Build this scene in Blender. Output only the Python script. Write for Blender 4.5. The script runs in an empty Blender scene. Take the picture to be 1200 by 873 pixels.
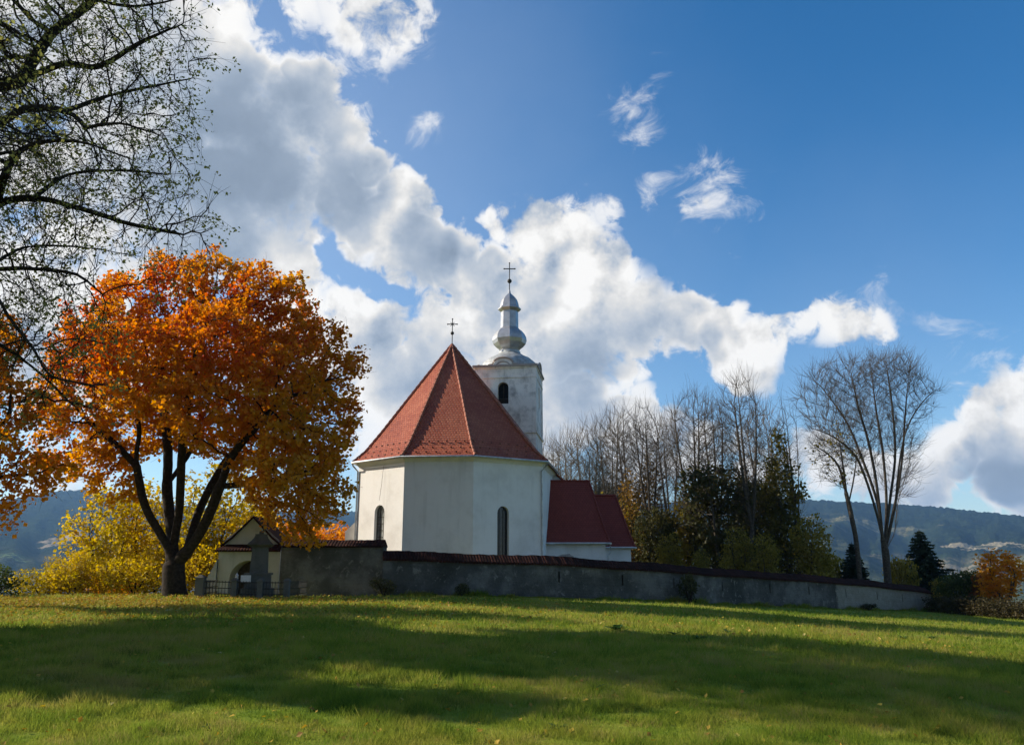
import bpy, math, random
import numpy as np
from mathutils import Vector

# ------------------------------------------------------------------ camera, world, sun, exposure
S = bpy.context.scene
COL = S.collection
W0, H0, F0 = 1200.0, 873.0, 942.0
CAM_Z, HORIZON = 1.6, 665.0
PITCH = math.atan((HORIZON - H0 / 2) / F0)
cam_data = bpy.data.cameras.new("camera")
cam = bpy.data.objects.new("camera", cam_data)
COL.objects.link(cam)
cam.location = (0, 0, CAM_Z)
cam.rotation_euler = (math.pi / 2 + PITCH, 0, 0)
cam_data.sensor_width = 36.0
cam_data.lens = 36.0 * F0 / W0
cam_data.clip_start = 0.1
cam_data.clip_end = 30000
S.camera = cam
S.view_settings.view_transform = 'Standard'
S.view_settings.look = 'None'
S.view_settings.gamma = 1
S.view_settings.use_curve_mapping = False
EXPOSURE = 0.75
S.view_settings.exposure = EXPOSURE
S.cycles.max_bounces = 6
S.cycles.diffuse_bounces = 3
S.cycles.transmission_bounces = 4
S.cycles.transparent_max_bounces = 8
S.cycles.volume_bounces = 1
S.cycles.use_denoising = True

SUN_AZ = math.radians(11.0)      # how far behind the church front the sun stands, seen from the left
SUN_EL = math.radians(27.0)
SUN_DIR = Vector((-math.cos(SUN_AZ) * math.cos(SUN_EL), math.sin(SUN_AZ) * math.cos(SUN_EL), math.sin(SUN_EL)))
sl = bpy.data.lights.new("sun", 'SUN')
sl.energy = 4.6
sl.angle = math.radians(0.53)
sl.color = (1.0, 0.90, 0.74)
so = bpy.data.objects.new("sun", sl)
COL.objects.link(so)
so.location = (-60, 10, 60)
so.rotation_euler = (-SUN_DIR).to_track_quat('-Z', 'Y').to_euler()

CP, SP = math.cos(PITCH), math.sin(PITCH)
def ray(px, py):
    cx, cy = (px - W0 / 2) / F0, (H0 / 2 - py) / F0
    return Vector((cx, CP - cy * SP, SP + cy * CP))
def at(px, py, Y):
    d = ray(px, py)
    return Vector((0, 0, CAM_Z)) + d * (Y / d.y)

world = bpy.data.worlds.new("World")
S.world = world
world.use_nodes = True
wt = world.node_tree
wt.nodes.clear()
SKY_STRENGTH = 0.085

class NG:
    """tiny helper for building node trees"""
    def __init__(s, tree): s.t = tree
    def n(s, typ, ins=None, **props):
        nd = s.t.nodes.new(typ)
        for k, v in props.items(): setattr(nd, k, v)
        for k, v in (ins or {}).items():
            if hasattr(v, 'is_output') or hasattr(v, 'links'): s.t.links.new(v, nd.inputs[k])
            else: nd.inputs[k].default_value = v
        return nd
    def math(s, op, a, b=0.0, clamp=False):
        return s.n('ShaderNodeMath', {0: a, 1: b}, operation=op, use_clamp=clamp).outputs[0]
    def remap(s, v, a, b, c=0.0, d=1.0, interp='SMOOTHSTEP'):
        nd = s.n('ShaderNodeMapRange', {'Value': v}, interpolation_type=interp)
        nd.inputs[1].default_value, nd.inputs[2].default_value = a, b
        nd.inputs[3].default_value, nd.inputs[4].default_value = c, d
        return nd.outputs[0]
    def mix(s, f, a, b, mode='MIX'):
        nd = s.n('ShaderNodeMix', data_type='RGBA', blend_type=mode)
        for i, v in ((0, f), (6, a), (7, b)):
            if hasattr(v, 'is_output'): s.t.links.new(v, nd.inputs[i])
            else: nd.inputs[i].default_value = v if i == 0 else (tuple(v) + (1,) if len(v) == 3 else v)
        return nd.outputs[2]
    def noise(s, vec, scale, detail=4, rough=0.55, dist=0.0, out=0):
        return s.n('ShaderNodeTexNoise', {'Vector': vec, 'Scale': scale, 'Detail': detail, 'Roughness': rough, 'Distortion': dist}).outputs[out]
    def ramp(s, f, stops):
        nd = s.n('ShaderNodeValToRGB', {0: f})
        e = nd.color_ramp.elements
        while len(e) < len(stops): e.new(0.5)
        for el, (p, c) in zip(e, stops):
            el.position = p
            el.color = tuple(c) + (1,)
        return nd.outputs[0]

g = NG(wt)
sky = g.n('ShaderNodeTexSky', sky_type='NISHITA', sun_disc=False)
sky.sun_elevation = SUN_EL
sky.sun_rotation = math.atan2(SUN_DIR.x, SUN_DIR.y) % (2 * math.pi)
sky.altitude = 600
sky.air_density = 1.0
sky.dust_density = 0.6
sky.ozone_density = 2.2
tc = g.n('ShaderNodeTexCoord').outputs['Generated']
DIR = g.n('ShaderNodeVectorMath', {0: tc}, operation='NORMALIZE').outputs[0]
# cloud masses, each a direction in the sky with an angular size: (px, py, r, amp, softness)
CLOUDS = [
    # great grey bank, upper left
    (170, 40, 105, 1), (255, 95, 85, 1), (150, 160, 130, 1), (310, 150, 85, 1), (375, 175, 72, 1), (290, 245, 110, 1),
    (60, 60, 130, 1), (40, 260, 150, 1), (190, 280, 90, 1), (400, 235, 55, 1), (450, 268, 40, 1), (500, 292, 38, 1),
    (-150, 100, 190, 1), (-160, 330, 190, 1), (90, 400, 120, .95), (-90, -60, 170, .9), (235, 20, 65, 1),
    # white puff before it, cloud at the top edge
    (475, 240, 40, 1), (505, 258, 16, .9), (420, 10, 62, .84), (455, 32, 42, .82), (345, -5, 45, .84), (490, 10, 32, .72),
    # the long band to the right
    (625, 272, 42, 1), (575, 268, 22, .95), (660, 300, 55, 1), (700, 335, 55, 1), (600, 335, 60, 1), (535, 335, 48, 1),
    (745, 372, 52, 1), (805, 385, 42, 1), (850, 395, 36, 1), (885, 415, 38, .95), (505, 375, 60, 1), (430, 385, 60, 1),
    (335, 345, 50, 1), (455, 440, 60, .9), (650, 390, 80, 1), (560, 410, 70, 1), (710, 415, 50, 1), (690, 470, 42, .9),
    (655, 480, 45, .9), (745, 470, 32, .8), (400, 300, 28, .9), (330, 440, 70, .9), (430, 500, 50, .78),
    (420, 372, 52, 1), (380, 405, 70, 1), (475, 470, 60, .95), (420, 440, 60, 1), (345, 365, 48, 1), (520, 430, 52, 1), (455, 525, 50, .85), (335, 305, 60, 1), (440, 200, 34, .95), (360, 110, 50, 1), (470, 288, 44, 1), (522, 308, 44, 1), (435, 268, 40, 1), (485, 315, 30, 1), (400, 352, 30, .95), (452, 368, 30, 1), (345, 205, 62, 1), (325, 175, 60, 1), (410, 255, 40, 1),
    (985, 386, 42, .92), (1025, 390, 28, .84), (948, 388, 30, .84), (912, 402, 30, .9), (690, 486, 42, 1), (742, 496, 40, 1), (640, 500, 44, 1), (795, 512, 40, .95), (868, 425, 34, .95), (720, 452, 28, .8), (712, 260, 24, .70), (815, 248, 20, .62),
    # low cumulus at the right
    (1165, 500, 58, 1), (1215, 480, 70, 1), (1115, 535, 44, 1), (1190, 560, 66, 1), (1080, 570, 42, .95), 
    (1290, 520, 110, 1), (795, 520, 52, .9), (880, 545, 46, .85), (960, 545, 50, .9), (1030, 560, 50, .9), (740, 555, 50, .8), (90, 560, 60, .7),
]
GAPS = [(385, 303, 20, .7), (412, 316, 18, .7), (440, 330, 16, .7), (462, 345, 10, .5), (365, 294, 12, .5),  (785, 448, 30, .6), (830, 470, 34, .6), (610, 480, 18, .5), (505, 345, 12, .4), (510, 342, 8, .5)]
SHADE = [(300, 180, 150, .82), (160, 110, 170, .4), (390, 230, 90, .74), (500, 300, 50, .65), (250, 250, 110, .7), (560, 310, 32, .6), (590, 360, 45, .42),
         (640, 345, 40, .45), (760, 415, 80, .5), (690, 445, 70, .62), (480, 420, 75, .6), (840, 405, 28, .45), (1175, 572, 70, .8), (1200, 540, 40, .4), (660, 500, 50, .35), (1060, 590, 60, .5)]
VEIL = [(300, 250, 420, .30), (500, 520, 420, .24), (1000, 560, 330, .16)]
WISPS = [(748, 118, 62, .85), (835, 238, 78, 1.0), (770, 225, 40, .8), (845, 184, 42, .85), (495, 148, 40, .8), (596, 16, 28, .7), (1000, 378, 85, .9), (1110, 380, 70, .5), (1150, 445, 85, .75), (425, 40, 110, .7), (690, 262, 55, .9), (657, 88, 16, .6), (1060, 410, 60, .5)]
def dirv(px, py):
    return ray(px, py).normalized()
def blob(px, py, r, amp, inner, outer):
    c = dirv(px, py)
    rr = 0.25 * sum((dirv(px + dx * r, py + dy * r) - c).length for dx, dy in ((1, 0), (-1, 0), (0, 1), (0, -1)))
    d = g.n('ShaderNodeVectorMath', {0: WDIR, 1: tuple(c)}, operation='DISTANCE').outputs['Value']
    return g.remap(d, rr * outer, rr * inner, 0.0, amp)
# warp the direction a little so no outline stays round
wn = g.n('ShaderNodeTexNoise', {'Vector': DIR, 'Scale': 9.0, 'Detail': 3.0, 'Roughness': 0.6}).outputs['Color']
wv = g.n('ShaderNodeVectorMath', {0: wn, 1: (0.5, 0.5, 0.5)}, operation='SUBTRACT').outputs[0]
WDIR = g.n('ShaderNodeVectorMath', {0: wv, 1: (0.09, 0.09, 0.09), 2: DIR}, operation='MULTIPLY_ADD').outputs[0]
D = None
for b in CLOUDS:
    v = blob(*b, 0.5, 1.55)
    D = v if D is None else g.math('MAXIMUM', D, v)
for b in GAPS:
    D = g.math('SUBTRACT', D, blob(*b, 0.1, 1.3))
SH = None
for b in SHADE:
    v = blob(*b, 0.35, 1.35)
    SH = v if SH is None else g.math('MAXIMUM', SH, v)
def billow(vec, fine):
    a = g.noise(vec, 9.0, 8 if fine else 5, 0.60, 0.0)
    b = g.n('ShaderNodeTexVoronoi', {'Vector': vec, 'Scale': 15.0}, feature='F1').outputs['Distance']
    return g.math('ADD', a, g.math('MULTIPLY', b, -0.30))
# unseen broken cloud added behind the camera to whiten the fill light
BACK_FILL = g.remap(g.n('ShaderNodeSeparateXYZ', {0: DIR}).outputs[1], 0.15, -0.35)
D = g.math('MAXIMUM', D, g.math('MULTIPLY', BACK_FILL, 0.66))
SH = g.math('MAXIMUM', SH, g.math('MULTIPLY', BACK_FILL, 1.0))
n1 = billow(DIR, True)
loff = g.n('ShaderNodeVectorMath', {0: DIR, 1: (-0.016, 0.004, 0.020)}, operation='ADD').outputs[0]
n2 = billow(loff, False)
nf = g.math('MULTIPLY', g.math('SUBTRACT', g.noise(DIR, 34.0, 5, 0.62, 0.6), 0.5), 0.95)
nf = g.math('MULTIPLY', nf, g.remap(D, 0.45, 0.95, 2.6, 1.0, 'LINEAR'))
dens = g.math('ADD', g.math('ADD', D, g.math('MULTIPLY', g.math('SUBTRACT', n1, 0.33), 1.6)), nf)
alpha = g.math('MULTIPLY', g.remap(dens, 0.47, 0.86), g.remap(D, 0.12, 0.95, 0.0, 1.0))
SHF = g.math('MULTIPLY', SH, g.remap(g.math('ADD', D, g.math('MULTIPLY', g.math('SUBTRACT', n1, 0.33), 0.85)), 0.70, 1.02))
SHF = g.math('MAXIMUM', SHF, BACK_FILL)
lit = g.math('MULTIPLY', g.math('SUBTRACT', n1, n2), g.remap(SHF, 0.0, 0.8, 2.3, 0.22, 'LINEAR'))
core = g.remap(dens, 0.65, 1.5)
bright = g.math('ADD', g.math('ADD', 0.95, lit), g.math('MULTIPLY', nf, 0.16))
bright = g.math('SUBTRACT', bright, g.math('MULTIPLY', core, 0.07))
bright = g.math('SUBTRACT', bright, g.math('MULTIPLY', SHF, 0.66))
bright = g.math('MINIMUM', g.math('MAXIMUM', bright, 0.30), 1.05)
ccol = g.mix(g.remap(bright, 0.3, 0.9), (0.76, 0.96, 1.25), (1.0, 0.985, 0.96))
ccol = g.mix(BACK_FILL, ccol, (1.06, 1.0, 0.94))  # neutral tint on the added cloud so the fill turns less blue
k = 0.96 / SKY_STRENGTH / 2 ** EXPOSURE
ccol = g.n('ShaderNodeVectorMath', {0: ccol, 'Scale': g.math('MULTIPLY', bright, k)}, operation='SCALE').outputs[0]
skyc = g.n('ShaderNodeHueSaturation', {'Color': sky.outputs[0], 'Saturation': 1.36, 'Value': 1.14}).outputs[0]
# thin high veil that pales the sky towards the sun
veil = None
for b in VEIL:
    v = blob(*b, 0.0, 1.6)
    veil = v if veil is None else g.math('MAXIMUM', veil, v)
skyc = g.mix(veil, skyc, (0.72 * k, 0.80 * k, 0.90 * k))
# ragged wisps round the cumulus
wisp = None
for b in WISPS:
    v = blob(*b, 0.0, 1.35)
    wisp = v if wisp is None else g.math('MAXIMUM', wisp, v)
wm = g.n('ShaderNodeMapping', {'Vector': DIR, 'Rotation': (0.0, 0.6, 0.0), 'Scale': (13.0, 13.0, 24.0)}).outputs[0]
wn2 = g.noise(wm, 1.0, 7, 0.66, 0.9)
walpha = g.math('MULTIPLY', g.remap(g.math('ADD', wn2, g.math('MULTIPLY', wisp, 0.32)), 0.66, 0.98), g.remap(wisp, 0.0, 0.5))
skyc = g.mix(g.math('MULTIPLY', walpha, 0.85), skyc, (0.97 * k, 0.97 * k, 0.98 * k))
final = g.mix(alpha, skyc, ccol)
bg = g.n('ShaderNodeBackground', {'Color': final, 'Strength': SKY_STRENGTH})
wo = g.n('ShaderNodeOutputWorld', {'Surface': bg.outputs[0]})
world.cycles.sampling_method = 'MANUAL'
world.cycles.sample_map_resolution = 256

# ------------------------------------------------------------------ mesh helpers
ORG = {}
def mesh_np(name, V, faces, mat=None, smooth=True, uv=None, rnd=None):
    V = np.asarray(V, dtype=np.float32)
    me = bpy.data.meshes.new(name)
    tot = np.concatenate([np.full(len(f), f.shape[1], dtype=np.int32) for f in faces])
    loops = np.concatenate([f.astype(np.int32).ravel() for f in faces])
    me.vertices.add(len(V)); me.vertices.foreach_set('co', V.ravel())
    me.loops.add(len(loops)); me.loops.foreach_set('vertex_index', loops)
    me.polygons.add(len(tot))
    me.polygons.foreach_set('loop_start', np.concatenate([[0], np.cumsum(tot)[:-1]]).astype(np.int32))
    me.polygons.foreach_set('use_smooth', np.full(len(tot), smooth))
    if rnd is not None:
        a = me.attributes.new('rnd', 'FLOAT', 'FACE'); a.data.foreach_set('value', np.asarray(rnd, dtype=np.float32))
    if uv is not None:
        l = me.uv_layers.new(name='UVMap'); l.data.foreach_set('uv', np.asarray(uv, dtype=np.float32)[loops].ravel())
    me.update(calc_edges=True)
    if mat: me.materials.append(mat)
    return me

def link(name, me, parent=None, loc=(0, 0, 0)):
    o = bpy.data.objects.new(name, me)
    COL.objects.link(o)
    o.location = loc
    if parent is not None: o.parent = parent
    return o

def tag(o, label=None, cat=None, group=None, kind=None):
    if label: o['label'] = label
    if cat: o['category'] = cat
    if group: o['group'] = group
    if kind: o['kind'] = kind
    return o

def thing(name, label, cat, loc, group=None):
    o = bpy.data.objects.new(name, None)
    COL.objects.link(o)
    o.empty_display_size = 0.3
    o.location = loc
    ORG[o.name] = Vector(loc)
    return tag(o, label, cat, group)

class MB:
    """collects polygons in world coordinates"""
    def __init__(s): s.v, s.f, s.uv = [], [], []
    def face(s, pts, uv=None):
        i = len(s.v)
        s.v += [tuple(p) for p in pts]
        s.f.append(tuple(range(i, i + len(pts))))
        s.uv += list(uv) if uv else [(p[0] + p[1], p[2]) for p in pts]
    def prism(s, base, z0, z1):
        """base: list of xy, ccw"""
        n = len(base)
        lo = [Vector((x, y, z0)) for x, y in base]; hi = [Vector((x, y, z1)) for x, y in base]
        s.face(lo[::-1]); s.face(hi)
        for i in range(n):
            j = (i + 1) % n
            s.face([lo[i], lo[j], hi[j], hi[i]])
    def frustum(s, b0, z0, b1, z1):
        n = len(b0)
        lo = [Vector((x, y, z0)) for x, y in b0]; hi = [Vector((x, y, z1)) for x, y in b1]
        s.face(lo[::-1]); s.face(hi)
        for i in range(n):
            j = (i + 1) % n
            s.face([lo[i], lo[j], hi[j], hi[i]])
    def obox(s, c, ux, hx, hy, z0, z1):
        """box turned about z: c xy centre, ux unit xy along, half sizes"""
        uy = (-ux[1], ux[0])
        s.prism([(c[0] + a * hx * ux[0] + b * hy * uy[0], c[1] + a * hx * ux[1] + b * hy * uy[1]) for a, b in ((-1, -1), (1, -1), (1, 1), (-1, 1))], z0, z1)
    def tube(s, pts, r, k=6, cap=True):
        pts = [Vector(p) for p in pts]
        rs = r if isinstance(r, (list, tuple)) else [r] * len(pts)
        rings = []
        for i, p in enumerate(pts):
            d = (pts[min(i + 1, len(pts) - 1)] - pts[max(i - 1, 0)]).normalized()
            ref = Vector((0, 0, 1)) if abs(d.z) < 0.9 else Vector((1, 0, 0))
            a = d.cross(ref).normalized(); b = d.cross(a).normalized()
            rings.append([p + (a * math.cos(t) + b * math.sin(t)) * rs[i] for t in [2 * math.pi * q / k for q in range(k)]])
        for i in range(len(rings) - 1):
            for q in range(k):
                q2 = (q + 1) % k
                s.face([rings[i][q2], rings[i][q], rings[i + 1][q], rings[i + 1][q2]])
        if cap: s.face(rings[0]); s.face(rings[-1][::-1])
    def lathe(s, c, prof, k=8, rot=0.0, cap=True):
        rings = [[Vector((c[0] + r * math.cos(rot + 2 * math.pi * q / k), c[1] + r * math.sin(rot + 2 * math.pi * q / k), z)) for q in range(k)] for r, z in prof]
        for i in range(len(rings) - 1):
            for q in range(k):
                q2 = (q + 1) % k
                s.face([rings[i][q], rings[i][q2], rings[i + 1][q2], rings[i + 1][q]])
        if cap: s.face(rings[0][::-1]); s.face(rings[-1])
    def build(s, name, mat, parent=None, smooth=False, kind=None, weld=False):
        o_ = Vector((0, 0, 0))
        if parent is not None: o_ = ORG[parent.name]
        me = bpy.data.meshes.new(name)
        if parent is None and s.v:
            pass
        me.from_pydata([tuple(Vector(p) - o_) for p in s.v], [], s.f)
        l = me.uv_layers.new(name='UVMap')
        idx = [i for f in s.f for i in f]
        l.data.foreach_set('uv', np.array([s.uv[i] for i in idx], dtype=np.float32).ravel())
        if smooth or weld:
            import bmesh
            bm = bmesh.new(); bm.from_mesh(me); bmesh.ops.remove_doubles(bm, verts=bm.verts, dist=1e-4)
            bm.to_mesh(me); bm.free()
        me.polygons.foreach_set('use_smooth', np.full(len(me.polygons), smooth))
        if smooth and hasattr(me, 'set_sharp_from_angle'): me.set_sharp_from_angle(angle=math.radians(38))
        me.materials.append(mat)
        o = link(name, me, parent)
        ORG[o.name] = o_
        if kind: o['kind'] = kind
        return o

def arch_wall(mb, p0, p1, z0, z1, holes, depth, seg=8, top=None):
    """vertical wall face from p0 to p1 (xy; outward normal to the right of p0->p1) with round-arched openings and their reveals.
    holes: (centre distance, width, sill z, crown z). top(u) optional upper edge. returns the frames for panes"""
    p0, p1 = Vector(p0[:2]), Vector(p1[:2])
    L = (p1 - p0).length; u = (p1 - p0) / L
    nin = Vector((-u.y, u.x))
    P = lambda s_, z_, d_=0.0: Vector((p0.x + u.x * s_ + nin.x * d_, p0.y + u.y * s_ + nin.y * d_, z_))
    T = top or (lambda s_: z1)
    x = 0.0; out = []
    def q(a, b, c, d): mb.face([a, b, c, d], None)
    for (c, w, zs, zc) in sorted(holes):
        a, b = c - w / 2, c + w / 2
        mb.face([P(x, z0), P(a, z0), P(a, T(a)), P(x, T(x))])
        sp = zc - w / 2
        if zs > z0 + 1e-4: mb.face([P(a, z0), P(b, z0), P(b, zs), P(a, zs)])
        arc = [(c - w / 2 * math.cos(math.pi * i / seg), sp + w / 2 * math.sin(math.pi * i / seg)) for i in range(seg + 1)]
        for i in range(seg):
            (s0, h0), (s1, h1) = arc[i], arc[i + 1]
            mb.face([P(s0, h0), P(s1, h1), P(s1, T(s1)), P(s0, T(s0))])
        loop = [(a, zs)] + arc + [(b, zs)]
        for i in range(len(loop) - 1):
            (s0, h0), (s1, h1) = loop[i], loop[i + 1]
            mb.face([P(s0, h0), P(s0, h0, depth), P(s1, h1, depth), P(s1, h1)])
        mb.face([P(a, zs), P(b, zs), P(b, zs, depth), P(a, zs, depth)])
        out.append((P, loop, a, b, zs, zc, sp, w, c))
        x = b
    mb.face([P(x, z0), P(L, z0), P(L, T(L)), P(x, T(x))])
    return out

# ------------------------------------------------------------------ ground shape
POLY = np.array([(-70, -60), (-70, 37), (-40, 41), (-20, 45.5), (-17.5, 60), (-17, 85), (15, 98), (38, 88), (48, 66), (70, 55), (110, 40), (110, -60)], dtype=float)
def outside(x, y):
    x = np.asarray(x, float); y = np.asarray(y, float)
    d = np.full(x.shape, 1e18); ins = np.zeros(x.shape, bool)
    n = len(POLY)
    for i in range(n):
        ax, ay = POLY[i]; bx, by = POLY[(i + 1) % n]
        ex, ey = bx - ax, by - ay
        t = np.clip(((x - ax) * ex + (y - ay) * ey) / (ex * ex + ey * ey), 0, 1)
        d = np.minimum(d, (x - ax - t * ex) ** 2 + (y - ay - t * ey) ** 2)
        cr = (ay > y) != (by > y)
        with np.errstate(divide='ignore', invalid='ignore'):
            ins ^= cr & (x < ex * (y - ay) / (ey if ey else 1e-12) + ax)
    return np.where(ins, 0.0, np.sqrt(d))
def ground(x, y):
    x = np.asarray(x, float); y = np.asarray(y, float)
    s = 3.0 * np.logaddexp(0, (x - 1.0) / 3.0)
    z = 0.16 - 0.071 * 50 * np.tanh(s / 50)
    z = z + 0.05 * np.sin(0.31 * x + 0.23 * y) * np.sin(0.17 * x - 0.29 * y + 1.0) + 0.018 * np.sin(1.1 * x + 0.6 * y) * np.sin(0.8 * y - 0.5 * x)
    # keep the camera's own spot at 0
    z = z - 0.1 * np.exp(-(x ** 2 + y ** 2) / 60.0)
    d = outside(x, y)
    d = d * d / (d + 8.0)
    z = z - 62 * (1 - np.exp(-d / 170.0)) + np.minimum(d / 600, 1) * 6 * np.sin(x * 0.003) * np.cos(y * 0.0023)
    return z
def gz(x, y): return float(ground(np.array([x]), np.array([y]))[0])

# ------------------------------------------------------------------ materials
def new_mat(name):
    m = bpy.data.materials.new(name)
    m.use_nodes = True
    m.node_tree.nodes.clear()
    q = NG(m.node_tree)
    return m, q
def finish(q, shader, disp=None):
    q.n('ShaderNodeOutputMaterial', {'Surface': shader})
def principled(q, col, rough=0.8, bump=None, bstr=0.3, bdist=0.02, metal=0.0, spec=0.3):
    ins = {'Base Color': col if hasattr(col, 'is_output') else tuple(col) + (1,), 'Roughness': rough, 'Metallic': metal, 'Specular IOR Level': spec}
    if bump is not None:
        ins['Normal'] = q.n('ShaderNodeBump', {'Height': bump, 'Strength': bstr, 'Distance': bdist}).outputs[0]
    return q.n('ShaderNodeBsdfPrincipled', ins).outputs[0]
def pos(q): return q.n('ShaderNodeNewGeometry').outputs['Position']
def objc(q): return q.n('ShaderNodeTexCoord').outputs['Object']

def plaster_mat(name, col, dirt, amount, scale=0.6, streak=True):
    m, q = new_mat(name)
    p = pos(q)
    a = q.noise(p, scale, 6, 0.65)
    mp = q.n('ShaderNodeMapping', {'Vector': p, 'Scale': (1.6, 1.6, 0.16)}).outputs[0]
    st = q.noise(mp, 1.2, 5, 0.6)
    f = q.math('MULTIPLY', q.remap(a, 0.42, 0.75), amount)
    c = q.mix(f, col, dirt)
    if streak: c = q.mix(q.math('MULTIPLY', q.remap(st, 0.52, 0.78), amount * 0.8), c, dirt)
    fine = q.noise(p, 14, 4, 0.6)
    c = q.mix(q.math('MULTIPLY', q.remap(fine, 0.3, 0.7), 0.10), c, tuple(x * 0.75 for x in col))
    finish(q, principled(q, c, 0.9, q.math('ADD', fine, q.math('MULTIPLY', a, 2)), 0.25, 0.03, spec=0.15))
    return m
M = {}
M['white'] = plaster_mat('white_plaster', (0.77, 0.75, 0.72), (0.46, 0.43, 0.39), 0.45)
M['tower'] = plaster_mat('weathered_plaster', (0.90, 0.82, 0.76), (0.33, 0.29, 0.27), 0.88, 1.1)
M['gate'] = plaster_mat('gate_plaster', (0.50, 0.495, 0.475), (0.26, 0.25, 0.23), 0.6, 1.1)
M['trim'] = plaster_mat('trim_plaster', (0.40, 0.33, 0.30), (0.20, 0.17, 0.16), 0.6, 1.5)
M['chapel'] = plaster_mat('chapel_plaster', (0.72, 0.715, 0.71), (0.42, 0.40, 0.38), 0.5, 0.8)
M['stone'] = plaster_mat('grey_stone', (0.115, 0.115, 0.105), (0.05, 0.055, 0.045), 0.8, 1.8)
M['patch'] = plaster_mat('worn_patch', (0.36, 0.34, 0.32), (0.22, 0.20, 0.19), 0.9, 6)

def yard_wall_mat():
    m, q = new_mat('old_grey_render')
    p = pos(q)
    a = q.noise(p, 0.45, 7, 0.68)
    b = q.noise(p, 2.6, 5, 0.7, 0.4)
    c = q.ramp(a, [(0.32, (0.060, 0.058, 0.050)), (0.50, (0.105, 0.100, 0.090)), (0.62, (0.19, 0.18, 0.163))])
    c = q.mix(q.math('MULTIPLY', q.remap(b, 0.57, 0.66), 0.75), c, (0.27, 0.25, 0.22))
    sx = q.n('ShaderNodeSeparateXYZ', {0: p})
    # newer, paler render on the far stretch
    new = q.remap(q.math('ADD', sx.outputs[0], q.math('MULTIPLY', b, 1.0)), 24.35, 24.65)
    c = q.mix(q.math('MULTIPLY', new, 0.75), c, q.ramp(b, [(0.3, (0.29, 0.26, 0.205)), (0.7, (0.41, 0.375, 0.31))]))
    br = q.n('ShaderNodeTexBrick', {'Vector': q.n('ShaderNodeTexCoord').outputs['UV'], 'Scale': 1.0, 'Mortar Size': 0.03, 'Brick Width': 0.55, 'Row Height': 0.24, 'Bias': -0.2})
    h = q.math('ADD', q.math('MULTIPLY', br.outputs['Fac'], -0.25), q.math('ADD', b, q.noise(p, 9, 5, 0.7)))
    finish(q, principled(q, c, 0.95, h, 0.9, 0.09, spec=0.1))
    return m
M['yard'] = yard_wall_mat()

def tile_mat(name, cols, w, h, bdist=0.03, rib=False, rough=0.75, spec=0.25):
    m, q = new_mat(name)
    uv = q.n('ShaderNodeTexCoord').outputs['UV']
    p = pos(q)
    br = q.n('ShaderNodeTexBrick', {'Vector': uv, 'Scale': 1.0, 'Mortar Size': 0.022, 'Mortar Smooth': 0.5, 'Brick Width': w, 'Row Height': h,
                                    'Color1': (0, 0, 0, 1), 'Color2': (1, 1, 1, 1), 'Mortar': (0.3, 0.3, 0.3, 1), 'Bias': 0.0})
    cell = q.n('ShaderNodeSeparateColor', {0: br.outputs['Color']}).outputs[0]
    big = q.noise(p, 0.35, 5, 0.6)
    f = q.math('ADD', q.math('MULTIPLY', cell, 0.28), q.math('MULTIPLY', big, 0.90))
    c = q.ramp(f, [(0.25, cols[0]), (0.55, cols[1]), (0.85, cols[2])])
    c = q.mix(q.math('MULTIPLY', br.outputs['Fac'], 0.45), c, tuple(x * 0.35 for x in cols[0]))
    sv = q.n('ShaderNodeSeparateXYZ', {0: uv})
    saw = q.math('FRACT', q.math('DIVIDE', sv.outputs[1], h))       # every course tips out at its lower edge
    ht = q.math('ADD', q.math('MULTIPLY', saw, -0.8), q.math('MULTIPLY', br.outputs['Fac'], -0.5))
    if rib:
        ht = q.math('ADD', ht, q.math('MULTIPLY', q.math('ABSOLUTE', q.math('SINE', q.math('MULTIPLY', sv.outputs[0], math.pi / w))), 1.2))
    ht = q.math('ADD', ht, q.math('MULTIPLY', q.noise(p, 6, 3, 0.6), 0.5))
    finish(q, principled(q, c, rough, ht, 0.7, bdist, spec=spec))
    return m
M['tile'] = tile_mat('red_roof_tile', [(0.23, 0.048, 0.024), (0.35, 0.082, 0.036), (0.46, 0.14, 0.066)], 0.21, 0.19, 0.09, rough=0.55, spec=0.32)
M['tile_dark'] = tile_mat('dark_red_tile', [(0.16, 0.030, 0.022), (0.20, 0.040, 0.028), (0.25, 0.052, 0.036)], 0.19, 0.17)
M['coping'] = tile_mat('old_coping_tile', [(0.022, 0.011, 0.009), (0.038, 0.017, 0.013), (0.085, 0.030, 0.021)], 0.17, 0.30, 0.06, rib=True, rough=0.9, spec=0.05)

def simple(name, col, rough=0.6, metal=0.0, nscale=8, var=0.25, spec=0.3, bstr=0.15):
    m, q = new_mat(name)
    p = pos(q)
    a = q.noise(p, nscale, 5, 0.6)
    c = q.mix(q.remap(a, 0.3, 0.7), tuple(x * (1 - var) for x in col), tuple(min(1, x * (1 + var)) for x in col))
    finish(q, principled(q, c, rough, a, bstr, 0.02, metal, spec))
    return m
M['ridge'] = simple('ridge_tile', (0.33, 0.115, 0.07), 0.75, 0, 5, 0.3)
M['gutter'] = simple('zinc_gutter', (0.52, 0.53, 0.54), 0.45, 0.5, 3, 0.2)
M['silver'] = simple('silver_sheet_metal', (0.40, 0.40, 0.41), 0.38, 0.6, 1.6, 0.16, 0.5, 0.08)
M['silver_dull'] = simple('dull_sheet_metal', (0.36, 0.37, 0.37), 0.6, 0.25, 2.5, 0.3, 0.4)
M['iron'] = simple('dark_iron', (0.05, 0.048, 0.046), 0.6, 0.5, 10, 0.3)
M['iron_red'] = simple('painted_iron', (0.11, 0.085, 0.08), 0.6, 0.3, 10, 0.3)
M['guard'] = simple('tile_red_guard', (0.20, 0.07, 0.045), 0.7, 0, 10, 0.3)
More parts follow.
